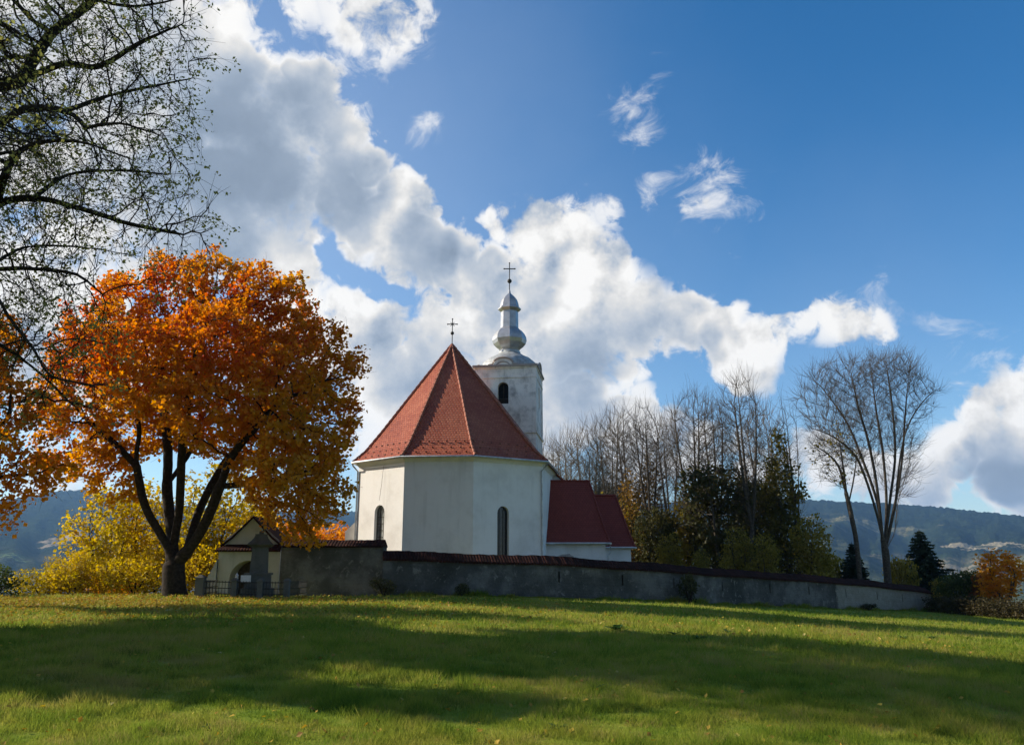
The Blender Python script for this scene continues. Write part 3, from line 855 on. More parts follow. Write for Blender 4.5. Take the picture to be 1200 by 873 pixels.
    # curved pediment over each opening
    for k_ in range(4):
        dirs = [(-tw, tr), (tr, tw), (tw, -tr), (-tr, -tw)][k_]
        nrm, al = dirs
        base = TC + nrm * (TW / 2)
        off = (hc - TW / 2) if k_ == 0 else 0
        def pp(s, z, d): v = base + al * (s + off) + nrm * d; return Vector((v.x, v.y, z))
        n = 14
        prof2 = [(-1.35, .10)] + [(-.92 * math.cos(math.pi * i / n), .16 + .62 * math.sin(math.pi * i / n) ** .9) for i in range(n + 1)] + [(1.35, .10)]
        m_ = MB()
        f = [pp(s, TZ - .35, .06) for s, z in ((-.78, 0), (.78, 0))]
        face = [pp(.78, TZ - .1, .06), ] 
        bodyf = [pp(-.85, TZ - .24, .075)] + [pp(.85, TZ - .24, .075)] + [pp(s * .93, TZ + z - .10, .075) for s, z in prof2[1:-1]][::-1]
        m_.face(bodyf)
        m_.build('pediment', M['tower'], tower)
        m2 = MB()
        m2.tube([pp(s, TZ + z, .10) for s, z in prof2], .10, 6)
        m2.tube([pp(s * .72, TZ + z * .85 - .28, .09) for s, z in prof2[1:-1]], .05, 6)
        m2.build('pediment_moulding', M['trim'], tower, smooth=True)
    # spire of sheet metal
    zs_ = lambda py: at(600, py, TC.y).z
    pxm = TC.y / F0 / 0.965
    dome = MB()
    r45 = math.atan2(tr.y, tr.x) + math.pi / 8
    dome.lathe((TC.x, TC.y), [(2.75, TZ + .11), (2.72, TZ + .35), (2.5, TZ + .85), (2.05, TZ + 1.25), (1.5, TZ + 1.52), (1.0, zs_(414.5)), (0.98, zs_(412.5))], 16, r45)
    dome.build('spire_base', M['silver_dull'], tower, smooth=True)
    on = MB()
    prof3 = [(414, 13), (412.5, 13), (411, 11.5), (409.5, 12.5), (407, 16), (403.5, 19), (399.5, 20.3), (395.5, 19.8), (391.5, 17.8), (388, 14.8), (386, 11.8), (384.5, 10.6),
             (366, 10.2), (364.3, 12.5), (363, 13.8), (361.6, 13.5), (360, 11.4), (356, 10.6), (352, 9.3), (348.5, 6.8), (346, 4), (344, 1.7), (340, 0.9)]
    on.lathe((TC.x, TC.y), [(r * pxm, zs_(py)) for py, r in prof3], 8, -math.pi / 2 + math.radians(1))
    sp_o = on.build('spire', M['silver'], tower, weld=True)
    cross('spire_cross', TC.x, TC.y, zs_(342), zs_(329.5), .22, zs_(315.2), .52, zs_(308.5), .05, tower, False)

    # ---- sacristy and porch on the right flank, low and steep-roofed
    def annex(name, x0, x1, y0, y1, ze, rx0, rx1, ry, zr, wallm, patch):
        m_ = MB()
        m_.prism([(x0, y0), (x1, y0), (x1, y1), (x0, y1)], -1.5, ze + .05)
        an = m_.build(name, wallm, ch)
        rf = MB()
        ex0, ex1, ey0, ey1 = x0 - .12, x1 + .28, y0 - .30, y1 + .3
        a_, b_, c_, d_ = Vector((ex0, ey0, ze)), Vector((ex1, ey0, ze)), Vector((ex1, ey1, ze)), Vector((ex0, ey1, ze))
        r0, r1 = Vector((rx0, ry, zr)), Vector((rx1, ry, zr))
        l = math.hypot(ry - ey0, zr - ze)
        def mid(p, q, s=.72, sag=.16): v = p.lerp(q, s); v.z -= sag; return v
        # front slope with slight flare
        fm0, fm1 = mid(r0, a_), mid(r1, b_)
        rf.face([a_, b_, fm1, fm0], [(a_.x, 0), (b_.x, 0), (fm1.x, l * .28), (fm0.x, l * .28)])
        rf.face([fm0, fm1, r1, r0], [(fm0.x, l * .28), (fm1.x, l * .28), (r1.x, l), (r0.x, l)])
        em = mid(r1, c_)
        rf.face([b_, c_, em, fm1], [(b_.y, 0), (c_.y, 0), (em.y, l * .28), (fm1.y, l * .28)])
        rf.face([fm1, em, r1], [(fm1.y, l * .28), (em.y, l * .28), (r1.y, l)])
        rf.face([c_, d_, r0, r1], [(c_.x, 0), (d_.x, 0), (r0.x, l), (r1.x, l)])
        rf.face([d_, a_, fm0, r0]); rf.face([a_, d_, c_, b_])
        ro_ = rf.build('roof', M['tile_dark'], an)
        hp = MB(); hp.tube([r1, fm1, b_], .085, 6, False); hp.tube([r0, r1], .09, 6)
        hp.build('ridge_tile', M['tile_dark'], an, smooth=True)
        g_ = MB(); g_.tube([(ex0, ey0 - .06, ze - .03), (ex1, ey0 - .06, ze - .03)], .07, 6); g_.tube([(ex1 + .05, ey0, ze - .03), (ex1 + .05, ey1, ze - .03)], .07, 6)
        g_.build('gutter', M['gutter'], an, smooth=True)
        if patch:
            p_ = MB(); rs = random.Random(4)
            n = 16; cx, cz = (x0 + 1.35), ze - .95
            pts = [(cx + .62 * math.cos(2 * math.pi * i / n) * (.8 + .4 * rs.random()), cz + .24 * math.sin(2 * math.pi * i / n) * (.8 + .4 * rs.random())) for i in range(n)]
            p_.face([Vector((x, y0 - .004, z)) for x, z in pts])
            p_.build('bare_patch', M['patch'], an)
        return an, ex1, ey0
    zl = lambda px, py, Y: at(px, py, Y)
    s0 = zl(637, 636, 55.0); s1 = zl(715, 637.5, 55.0)
    an1, ex, ey = annex('sacristy', s0.x + .12, s1.x - .28, 55.3, 61.5, s0.z, zl(643, 563, 58.2).x, zl(690, 563, 58.2).x, 58.2, zl(660, 563.5, 58.2).z, M['chapel'], True)
    q1 = zl(744.5, 641, 58.0)
    annex('porch', s1.x - .6, q1.x - .28, 58.3, 63.5, q1.z, zl(690, 580, 60.6).x, zl(721, 580.5, 60.6).x, 60.6, zl(710, 580.5, 60.6).z, M['chapel'], False)
    m_ = MB(); m_.tube([(s1.x - .02, 54.95, s1.z - .1), (s1.x + .05, 55.1, s1.z - .25), (s1.x + .04, 55.2, s1.z - .5), (s1.x - .14, 55.22, s1.z - .75), (s1.x - .14, 55.22, .3)], .05, 6)
    m_.build('downpipe', M['gutter'], an1, smooth=True)
    m_ = MB(); m_.tube([(s0.x + .1, 54.95, s0.z - .1), (s0.x + .12, 55.1, s0.z - .35), (s0.x - .0, 55.22, s0.z - .5), (s0.x - .0, 55.22, .3)], .05, 6)
    m_.build('downpipe', M['gutter'], an1, smooth=True)
build_church()

# ------------------------------------------------------------------ churchyard wall
def build_yard_wall():
    # px, base py, depth: the wall's foot as it curves round the churchyard
    foot = [(447, 699, 44.0), (520, 700.5, 44.7), (600, 701.3, 46.0), (660, 702.5, 47.0), (720, 705, 48.5), (780, 707.5, 50.3), (840, 710.5, 53.0), (900, 711.5, 56.8), (960, 713.5, 60.3),
            (1020, 716.5, 64.0), (1060, 719.5, 67.2), (1088, 721.5, 70.3), (1100, 722.5, 73.0)]
    P3 = [at(*f) for f in foot]
    P3 += [P3[-1] + Vector((-.3, 4, -.1)), P3[-1] + Vector((-3, 9, -.2)), P3[-1] + Vector((-9, 13, 0.2)), P3[-1] + Vector((-18, 16, .6)), P3[-1] + Vector((-34, 17, 1.6))]
    pts = np.array([[p.x, p.y, p.z] for p in P3])
    # resample, smooth
    seg = np.r_[0, np.cumsum(np.linalg.norm(np.diff(pts[:, :2], axis=0), axis=1))]
    n = 340
    s = np.linspace(0, seg[-1], n)
    q = np.stack([np.interp(s, seg, pts[:, i]) for i in range(3)], -1)
    for _ in range(60):
        q[1:-1] = 0.5 * q[1:-1] + 0.25 * (q[:-2] + q[2:])
    t = np.gradient(q[:, :2], axis=0); t /= np.linalg.norm(t, axis=1)[:, None]
    nout = np.stack([t[:, 1], -t[:, 0]], -1)      # outward (towards the meadow)
    HB, TH = 1.92, 0.75
    root = thing('churchyard_wall', 'long low grey churchyard wall with slits and a dark tiled coping', 'wall', (q[0, 0], q[0, 1], q[0, 2]))
    pxs = W0 / 2 + F0 * q[:, 0] / (q[:, 1] * CP + (q[:, 2] + 1 - CAM_Z) * SP)
    mid = np.argmax(pxs)
    slit_i = set()
    for px in (655, 726, 789, 846, 900, 948, 991, 1027, 1057):
        slit_i.add(int(np.argmin(np.abs(pxs[:mid] - px))))
    global WALLQ, WALLN
    WALLQ, WALLN = q.copy(), nout.copy()
    arc = np.r_[0, np.cumsum(np.linalg.norm(np.diff(q[:, :2], axis=0), axis=1))]
    body = MB(); inner = []
    rs = random.Random(2)
    wob = [0.025 * math.sin(i * .9) + rs.uniform(-.02, .02) for i in range(n)]
    def pt(i, d, z): return Vector((q[i, 0] - nout[i, 0] * d, q[i, 1] - nout[i, 1] * d, q[i, 2] + z))
    for i in range(n - 1):
        j = i + 1
        ztop_i, ztop_j = HB + wob[i], HB + wob[j]
        uvq = lambda z0, z1: [(arc[i], z0), (arc[j], z0), (arc[j], z1), (arc[i], z1)]
        if i in slit_i:
            # narrow slit in the middle of this bay
            for a, b, z0, z1 in ((0, .30, -.9, None), (.70, 1, -.9, None), (.30, .70, -.9, .95), (.30, .70, 1.55, None)):
                def lp(f, d, z): p = pt(i, d, z).lerp(pt(j, d, z), f); return p
                za = ztop_i if z1 is None else z1
                body.face([lp(a, 0, z0), lp(b, 0, z0), lp(b, 0, za), lp(a, 0, za)], [(arc[i] + a * .3, z0), (arc[i] + b * .3, z0), (arc[i] + b * .3, za), (arc[i] + a * .3, za)])
            fr = [lp(.30, 0, .95), lp(.70, 0, .95), lp(.70, 0, 1.55), lp(.30, 0, 1.55)]
            bk = [lp(.30, .45, .95), lp(.70, .45, .95), lp(.70, .45, 1.55), lp(.30, .45, 1.55)]
            for k_ in range(4): body.face([fr[k_], bk[k_], bk[(k_ + 1) % 4], fr[(k_ + 1) % 4]])
            inner.append(bk)
        else:
            body.face([pt(i, 0, -.9), pt(j, 0, -.9), pt(j, 0, ztop_j), pt(i, 0, ztop_i)], uvq(0, HB))
        body.face([pt(j, TH, -.9), pt(i, TH, -.9), pt(i, TH, ztop_i), pt(j, TH, ztop_j)], uvq(0, HB))
    body.face([pt(0, TH, -.9), pt(0, 0, -.9), pt(0, 0, HB), pt(0, TH, HB)])
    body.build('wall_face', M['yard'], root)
    for bk in inner:
        m_ = MB(); m_.face(bk); m_.build('slit', M['black'], root)
    cp = MB()
    def cop(ptf, arcv, n_, rise, zb, ov=.16, th=TH):
        for i in range(n_ - 1):
            j = i + 1
            wi, wj = wobc[i], wobc[j]
            hw = th / 2
            o0, o1 = ptf(i, -ov, zb + wi * .6), ptf(j, -ov, zb + wj * .6)
            t0, t1 = ptf(i, hw, zb + rise + wi), ptf(j, hw, zb + rise + wj)
            b0, b1 = ptf(i, th + ov, zb + wi * .6), ptf(j, th + ov, zb + wj * .6)
            u0, u1 = ptf(i, -ov, zb - .10 + wi * .6), ptf(j, -ov, zb - .10 + wj * .6)
            v0, v1 = ptf(i, th + ov, zb - .10), ptf(j, th + ov, zb - .10)
            a0, a1 = arcv[i], arcv[j]
            cp.face([o0, o1, t1, t0], [(a0, 0), (a1, 0), (a1, .68), (a0, .68)])
            cp.face([t0, t1, b1, b0], [(a0, .68), (a1, .68), (a1, 0), (a0, 0)])
            cp.face([u0, u1, o1, o0], [(a0, -.1), (a1, -.1), (a1, 0), (a0, 0)])
            cp.face([v0, u0, o0, t0, b0]) if i == 0 else None
            cp.face([v1, v0, b0, b1])
            cp.face([u1, u0, v0, v1])
    rs2 = random.Random(5)
    wobc = [0.03 * math.sin(i * .23) + rs2.uniform(-.022, .022) for i in range(600)]
    cop(pt, arc, n, .42, HB + .03)
    cp.build('coping', M['coping'], root)

    # the taller stretch beside the gatehouse
    root2 = thing('churchyard_wall', 'taller dark stretch of churchyard wall between the gatehouse and the step', 'wall', (-10, 45, gz(-10, 45)))
    a0 = at(326, 698.5, 44.8); a1 = at(447, 699, 44.25)
    n2 = 30
    p = np.stack([np.linspace(a0[i], a1[i], n2) for i in range(3)], -1)
    tt = (p[-1, :2] - p[0, :2]) / np.linalg.norm(p[-1, :2] - p[0, :2]); no = np.array([tt[1], -tt[0]])
    arc2 = np.linspace(0, np.linalg.norm(p[-1, :2] - p[0, :2]), n2)
    zt = at(400, 632, 44.6).z
    def pt2(i, d, z): return Vector((p[i, 0] - no[0] * d, p[i, 1] - no[1] * d, z))
    b2 = MB(); T2 = .8; zz_ = zt - .36
    for i in range(n2 - 1):
        j = i + 1
        b2.face([pt2(i, 0, -.8), pt2(j, 0, -.8), pt2(j, 0, zz_), pt2(i, 0, zz_)], [(arc2[i], 0), (arc2[j], 0), (arc2[j], 2.8), (arc2[i], 2.8)])
        b2.face([pt2(j, T2, -.8), pt2(i, T2, -.8), pt2(i, T2, zz_), pt2(j, T2, zz_)])
    b2.face([pt2(n2 - 1, 0, -.8), pt2(n2 - 1, T2, -.8), pt2(n2 - 1, T2, zz_), pt2(n2 - 1, 0, zz_)])
    b2.face([pt2(0, T2, -.8), pt2(0, 0, -.8), pt2(0, 0, zz_), pt2(0, T2, zz_)])
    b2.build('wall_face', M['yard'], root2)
    cp = MB()
    # closure variable used by cop
    def cop2():
        ov = .14
        for i in range(n2 - 1):
            j = i + 1; wi, wj = wobc[i] * .7, wobc[j] * .7
            o0, o1 = pt2(i, -ov, zz_ + .02 + wi), pt2(j, -ov, zz_ + .02 + wj)
            t0, t1 = pt2(i, T2 / 2, zt + wi), pt2(j, T2 / 2, zt + wj)
            q0, q1 = pt2(i, T2 + ov, zz_ + .02), pt2(j, T2 + ov, zz_ + .02)
            u0, u1 = pt2(i, -ov, zz_ - .07), pt2(j, -ov, zz_ - .07); v0, v1 = pt2(i, T2 + ov, zz_ - .07), pt2(j, T2 + ov, zz_ - .07)
            cp.face([o0, o1, t1, t0], [(arc2[i], 0), (arc2[j], 0), (arc2[j], .6), (arc2[i], .6)])
            cp.face([t0, t1, q1, q0], [(arc2[i], .6), (arc2[j], .6), (arc2[j], 0), (arc2[i], 0)])
            cp.face([u0, u1, o1, o0]); cp.face([v1, v0, q0, q1]); cp.face([u1, u0, v0, v1])
            if i == n2 - 2: cp.face([u1, v1, q1, t1, o1])
            if i == 0: cp.face([v0, u0, o0, t0, q0])
    cop2()
    cp.build('coping', M['coping'], root2)
build_yard_wall()

# ------------------------------------------------------------------ gatehouse, monument, railings
def build_gatehouse():
    Y = 46.0
    L0 = at(253, 690, Y); R0 = at(326, 690, Y)
    zg = gz(-15, Y) - .3
    gh = thing('gatehouse', 'small white gatehouse with an arched passage and a pent roof band', 'gatehouse', ((L0.x + R0.x) / 2, Y + 1.5, zg + .3))
    zp = at(290, 645, Y).z
    wl = MB()
    wid = R0.x - L0.x
    ac = at(290, 680, Y).x - L0.x
    fr = arch_wall(wl, (L0.x, Y), (R0.x, Y), zg, zp, [(ac, 2.05, zg + .01, at(290, 656.5, Y).z)], 1.2, 12)
    wl.face([(R0.x, Y, zg), (R0.x, Y + 3.4, zg), (R0.x, Y + 3.4, zp), (R0.x, Y, zp)])
    wl.face([(L0.x, Y + 3.4, zg), (L0.x, Y, zg), (L0.x, Y, zp), (L0.x, Y + 3.4, zp)])
    wl.face([(R0.x, Y + 3.4, zg), (L0.x, Y + 3.4, zg), (L0.x, Y + 3.4, zp), (R0.x, Y + 3.4, zp)])
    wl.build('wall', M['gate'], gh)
    P, loop = fr[0][0], fr[0][1]
    dm = MB(); dm.face([P(s, z, 1.15) for s, z in loop][::-1])
    dm.build('gate_door', M['wood'], gh)
    gl_, gr_ = at(263, 638, Y + .25), at(327, 638, Y + .25)
    za = at(298, 606, Y + .25).z; xa = (gl_.x + gr_.x) / 2
    gb = MB(); zl_ = zp + .05
    zE = at(263, 636, Y).z
    gb.face([(gl_.x, Y + .25, zp - .2), (gr_.x, Y + .25, zp - .2), (gr_.x, Y + .25, zE + .15), (xa, Y + .25, za), (gl_.x, Y + .25, zE + .15)])
    gb.build('gable', M['gate'], gh); gb = MB()
    gb.face([(gr_.x, Y + 3.2, zp - .2), (gl_.x, Y + 3.2, zp - .2), (gl_.x, Y + 3.2, zE + .15), (xa, Y + 3.2, za), (gr_.x, Y + 3.2, zE + .15)])
    gb.build('gable', M['gate'], gh)
    rf = MB()
    for sx, ex in ((-1, gl_.x - .18), (1, gr_.x + .22)):
        e0 = Vector((ex, Y + .10, zE - .12)); e1 = Vector((ex, Y + 3.35, zE - .12)); t0 = Vector((xa, Y + .10, za + .07)); t1 = Vector((xa, Y + 3.35, za + .07))
        m0, m1 = e0.lerp(t0, .35), e1.lerp(t1, .35); m0.z -= .1; m1.z -= .1
        for quad, uv in (([e0, m0, m1, e1], (0, .6)), ([m0, t0, t1, m1], (.6, 1.9))):
            u = [(0, uv[0]), (0, uv[1]), (3.2, uv[1]), (3.2, uv[0])]
            rf.face(quad if sx < 0 else quad[::-1], u if sx < 0 else u[::-1])
            lo = [p + Vector((0, 0, -.12)) for p in quad]
            rf.face(lo[::-1] if sx < 0 else lo)
            a, b = quad[0], quad[1]
            s_ = [a, b, b + Vector((0, 0, -.12)), a + Vector((0, 0, -.12))]
            rf.face(s_ if sx > 0 else s_[::-1])
    rf.build('roof', M['coping'], gh)
    pt = MB()
    x0, x1 = L0.x - .12, R0.x + .06
    za_, zb_ = at(290, 637.5, Y).z, at(290, 644.5, Y).z
    pf = [(x0, Y - .28, zb_), (x1, Y - .28, zb_), (x1, Y + .245, za_), (x0 + .45, Y + .245, za_)]
    pt.face(pf, [(x0, 0), (x1, 0), (x1, .6), (x0, .6)])
    pt.face([(x0, Y - .28, zb_ - .09), (x1, Y - .28, zb_ - .09), (x1, Y - .28, zb_), (x0, Y - .28, zb_)])
    pt.face([(x0, Y + .245, zb_ - .09), (x1, Y + .245, zb_ - .09), (x1, Y - .28, zb_ - .09), (x0, Y - .28, zb_ - .09)])
    pt.face([(x0, Y + .245, zb_ - .09), (x0, Y - .28, zb_ - .09), (x0, Y - .28, zb_), (x0 + .45, Y + .245, za_)])
    pt.build('pent_roof', M['coping'], gh)
    bt = MB()
    prf = [(L0.x, zg), (L0.x - 1.0, zg), (L0.x - .55, zg + 1.1), (L0.x - .01, zg + 2.2)]
    f = [Vector((x, Y - .12, z)) for x, z in prf]; bk = [Vector((x, Y + .7, z)) for x, z in prf]
    bt.face(f[::-1]); bt.face(bk)
    for i in (1, 2): bt.face([f[i], f[i + 1], bk[i + 1], bk[i]])
    bt.build('buttress', M['gate'], gh)

    # wayside monument
    Ym = 42.0
    c = at(302, 690, Ym); cx = c.x; zg = gz(cx, Ym)
    mo = thing('monument', 'dark stone wayside monument with a pagoda cap and a cross', 'monument', (cx, Ym, zg))
    zf = lambda py: at(302, py, Ym).z
    sc = Ym / F0 / 1.03
    def sq(h, rot=math.radians(14)):
        return [(cx + h * 1.414 * math.cos(rot + math.pi / 4 + k_ * math.pi / 2), Ym + h * 1.414 * math.sin(rot + math.pi / 4 + k_ * math.pi / 2)) for k_ in range(4)]
    b = MB(); b.prism(sq(.78), zg - .3, zf(689)); b.frustum(sq(.62), zf(689) + .001, sq(.60), zf(673.5)); b.prism(sq(.68), zf(673.5) + .001, zf(671))
    b.build('plinth', M['stone'], mo)
    b = MB(); b.frustum(sq(.43), zf(671) + .002, sq(.38), zf(641)); b.build('shaft', M['stone'], mo)
    b = MB(); prev = None
    prof = [(.47, 641), (.64, 638.5), (.60, 637), (.44, 633.5), (.33, 630), (.28, 627), (.30, 626), (.12, 625.5), (.10, 622)]
    for (h0, p0), (h1, p1) in zip(prof[:-1], prof[1:]): b.frustum(sq(h0), zf(p0), sq(h1), zf(p1) - .001)
    b.build('cap', M['stone'], mo)
    b = MB(); b.obox((cx + .12, Ym), (1, 0), .06, .05, zf(623), zf(607)); b.obox((cx + .12, Ym), (1, 0), .24, .045, zf(613.5), zf(611.5)); b.build('cross', M['stone'], mo)
    b = MB(); pc = at(288, 678, Ym - .85); b.obox((pc.x, pc.y), (1, .12), .24, .03, pc.z - .17, pc.z + .17)
    b.build('plaque', M['plaque'], mo)
    # railing round it
    rl = thing('railing', 'low black iron railing with stone posts around the monument', 'fence', (cx, Ym - 1.6, zg))
    xl, xr = at(236, 690, 41).x, at(338, 690, 41).x
    y0, y1 = 40.4, 43.6
    xs = [at(234.5, 690, y0).x, at(274.5, 690, y0).x, at(305, 690, y0).x, at(336, 690, y0).x]
    for i, x in enumerate(xs):
        z = gz(x, y0)
        b = MB(); hh = .92 if i == 0 else .80
        hw = .20 if i == 0 else .13
        b.obox((x, y0), (1, 0), hw, hw, z - .2, z + hh); b.frustum([(x + a * (hw + .05), y0 + c_ * (hw + .05)) for a, c_ in ((-1, -1), (1, -1), (1, 1), (-1, 1))], z + hh + .001, [(x + a * .06, y0 + c_ * .06) for a, c_ in ((-1, -1), (1, -1), (1, 1), (-1, 1))], z + hh + .14)
        b.build('post', M['stone'], rl)
    def panel(xa, ya, xb, yb):
        b = MB(); za, zb = gz(xa, ya), gz(xb, yb)
        for h in (.18, .45, .74): b.tube([(xa, ya, za + h), (xb, yb, zb + h)], .022, 5)
        d = math.hypot(xb - xa, yb - ya); n = max(2, int(d / .14))
        for i in range(1, n):
            t = i / n; x, y, z = xa + (xb - xa) * t, ya + (yb - ya) * t, za + (zb - za) * t
            b.tube([(x, y, z + .06), (x, y, z + .80)], .012, 4)
        b.build('rail_panel', M['iron'], rl)
    for i in range(3): panel(xs[i], y0, xs[i + 1], y0)
    panel(xs[0], y0, xs[0] - .3, y1); panel(xs[3], y0, xs[3] + .2, y1)
    # grave lantern
    lx = at(277.5, 676, 41.3); zb = gz(lx.x, 41.3)
    ln = thing('grave_lantern', 'white grave lantern on a small stone block beside the monument', 'lantern', (lx.x, 41.3, zb))
    b = MB(); b.obox((lx.x, 41.3), (1, 0), .13, .13, zb - .1, lx.z - .14); b.build('block', M['stone'], ln)
    b = MB(); b.lathe((lx.x, 41.3), [(.07, lx.z - .139), (.085, lx.z - .08), (.08, lx.z + .06), (.10, lx.z + .08), (.05, lx.z + .14), (.015, lx.z + .19)], 10); b.build('jar', M['plaque'], ln, smooth=True)
build_gatehouse()
# ------------------------------------------------------------------ trees
def unit(a): return a / np.maximum(np.linalg.norm(a, axis=-1, keepdims=True), 1e-9)

def colonize(rng, attr, limbs, step, di, dk, trop=(0, 0, 0), maxit=140, wig=0.12):
    """grow a branch skeleton from given limb lines towards attraction points"""
    nodes, par = [], []
    for line in limbs:
        line = [np.array(p, float) for p in line]
        start = None
        if nodes:
            d = np.linalg.norm(np.array(nodes) - line[0], axis=1); start = int(np.argmin(d))
        else:
            nodes.append(line[0]); par.append(-1); start = 0
        cur = start
        pts = [nodes[start]] + line[1:]
        # Catmull-Rom through the points
        m = len(pts)
        for i in range(m - 1):
            p0, p1, p2, p3 = pts[max(i - 1, 0)], pts[i], pts[i + 1], pts[min(i + 2, m - 1)]
            n = max(1, int(np.linalg.norm(p2 - p1) / step))
            for k in range(1, n + 1):
                t = k / n
                c = 0.5 * (2 * p1 + (p2 - p0) * t + (2 * p0 - 5 * p1 + 4 * p2 - p3) * t * t + (3 * p1 - p0 - 3 * p2 + p3) * t ** 3)
                nodes.append(c + rng.normal(0, wig * 0.12 * step, 3)); par.append(cur); cur = len(nodes) - 1
    cap = 20000
    N = np.zeros((cap, 3)); cnt = len(nodes); N[:cnt] = nodes
    parents = list(par)
    trop = np.array(trop, float)
    A = np.array(attr, float)
    nd = np.full(len(A), 1e9); ni = np.zeros(len(A), int)
    def upd(lo, hi):
        nonlocal nd, ni
        for s in range(lo, hi, 256):
            e = min(hi, s + 256)
            d = np.linalg.norm(A[:, None, :] - N[None, s:e, :], axis=2)
            j = d.argmin(1); dm = d[np.arange(len(A)), j]
            b = dm < nd; nd[b] = dm[b]; ni[b] = j[b] + s
    upd(0, cnt)
    for it in range(maxit):
        keep = nd > dk
        A, nd, ni = A[keep], nd[keep], ni[keep]
        if len(A) == 0: break
        act = nd < di
        if not act.any(): break
        acc = np.zeros((cnt, 3)); np.add.at(acc, ni[act], unit(A[act] - N[ni[act]]))
        ids = np.unique(ni[act])
        dirs = unit(unit(acc[ids]) + trop + rng.normal(0, wig, (len(ids), 3)))
        new = N[ids] + dirs * step
        # drop sprouts that would repeat an existing node
        ok = np.ones(len(new), bool)
        for s in range(0, len(new), 64):
            dd = np.linalg.norm(new[s:s + 64, None, :] - N[None, :cnt, :], axis=2).min(1)
            ok[s:s + 64] = dd > step * 0.45
        bad = ids[~ok]
        if len(bad):
            kill = np.isin(ni, bad) & (nd < di)
            kk = kill & (rng.rand(len(A)) < 0.5)
            A, nd, ni = A[~kk], nd[~kk], ni[~kk]
        new, ids = new[ok], ids[ok]
        if len(new) == 0: continue
        if cnt + len(new) > cap: break
        N[cnt:cnt + len(new)] = new
        parents += list(ids)
        upd(cnt, cnt + len(new)) if len(A) else None
        cnt += len(new)
    return N[:cnt].copy(), np.array(parents)

def skeleton_radii(N, P, R, rt):
    n = len(N); tips = np.zeros(n); kids = np.zeros(n, int)
    for i in range(n - 1, 0, -1):
        if kids[i] == 0: tips[i] = 1
        tips[P[i]] += tips[i]; kids[P[i]] += 1
    ex = math.log(max(tips[0], 2)) / math.log(R / rt)
    r = rt * np.maximum(tips, 1) ** (1 / ex)
    # soften: distance from the tip also thickens
    return r, tips, kids

def tubes(N, P, r, sel, k, flare=None):
    n = len(N)
    d = np.zeros_like(N); d[1:] = unit(N[1:] - N[P[1:]]); d[0] = (0, 0, 1)
    main = np.full(n, -1)
    order = np.argsort(r[1:]) + 1
    for i in order: main[P[i]] = i
    nd_ = d.copy(); has = main >= 0
    nd_[has] = unit(d[has] + d[main[has]])
    ref = np.array([0.31, 0.87, 0.21]); ref /= np.linalg.norm(ref)
    def ring(c, dr, rad):
        a = np.cross(dr, ref); bad = np.linalg.norm(a, axis=1) < 0.15
        a[bad] = np.cross(dr[bad], np.array([0.9, 0.1, 0.4])); a = unit(a); b = np.cross(dr, a)
        t = np.arange(k) * 2 * np.pi / k
        return c[:, None, :] + rad[:, None, None] * (a[:, None, :] * np.cos(t)[None, :, None] + b[:, None, :] * np.sin(t)[None, :, None])
    i = sel
    p = P[i]; ismain = main[p] == i
    r0 = np.where(ismain, r[p], np.minimum(r[p], r[i] * np.where(r[i] > .08, 1.5, 1.25)))
    d0 = np.where(ismain[:, None], nd_[p], d[i])
    R0 = ring(N[p], d0, r0); R1 = ring(N[i], nd_[i], r[i])
    m = len(i)
    V = np.concatenate([R0, R1], 1).reshape(-1, 3)
    base = np.arange(m)[:, None] * 2 * k
    q = np.arange(k); q2 = (q + 1) % k
    F = np.stack([base + q, base + q2, base + k + q2, base + k + q], -1).reshape(-1, 4)
    return V, F

def twigs(rng, base, dirs, count, length, r0, spread, droop=0.0, up=0.0, k=3):
    """short two-piece twigs from branch ends; returns mesh arrays and their points"""
    b = np.repeat(base, count, 0); d = np.repeat(dirs, count, 0)
    m = len(b)
    d1 = unit(d + rng.normal(0, spread, (m, 3)) + np.array([0, 0, up]))
    L = length * (0.5 + rng.rand(m, 1))
    p1 = b + d1 * L * 0.5
    d2 = unit(d1 + rng.normal(0, spread * 0.45, (m, 3)) + np.array([0, 0, up - droop]))
    p2 = p1 + d2 * L * 0.55
    N = np.concatenate([b, p1, p2]); i = np.arange(m)
    def piece(a, c, ra, rc):
        dr = unit(c - a); ref = np.array([0.31, 0.87, 0.21])
        x = unit(np.cross(dr, ref)); y = np.cross(dr, x)
        t = np.arange(k) * 2 * np.pi / k
        ring = lambda o, r_: o[:, None] + r_ * (x[:, None] * np.cos(t)[None, :, None] + y[:, None] * np.sin(t)[None, :, None])
        V = np.concatenate([ring(a, ra), ring(c, rc)], 1).reshape(-1, 3)
        bs = np.arange(m)[:, None] * 2 * k; q = np.arange(k); q2 = (q + 1) % k
        return V, np.stack([bs + q, bs + q2, bs + k + q2, bs + k + q], -1).reshape(-1, 4)
    V1, F1 = piece(b, p1, r0, r0 * .7); V2_, F2 = piece(p1, p2, r0 * .7, r0 * .35)
    return np.concatenate([V1, V2_]), np.concatenate([F1, F2 + len(V1)]), p1, p2, d2

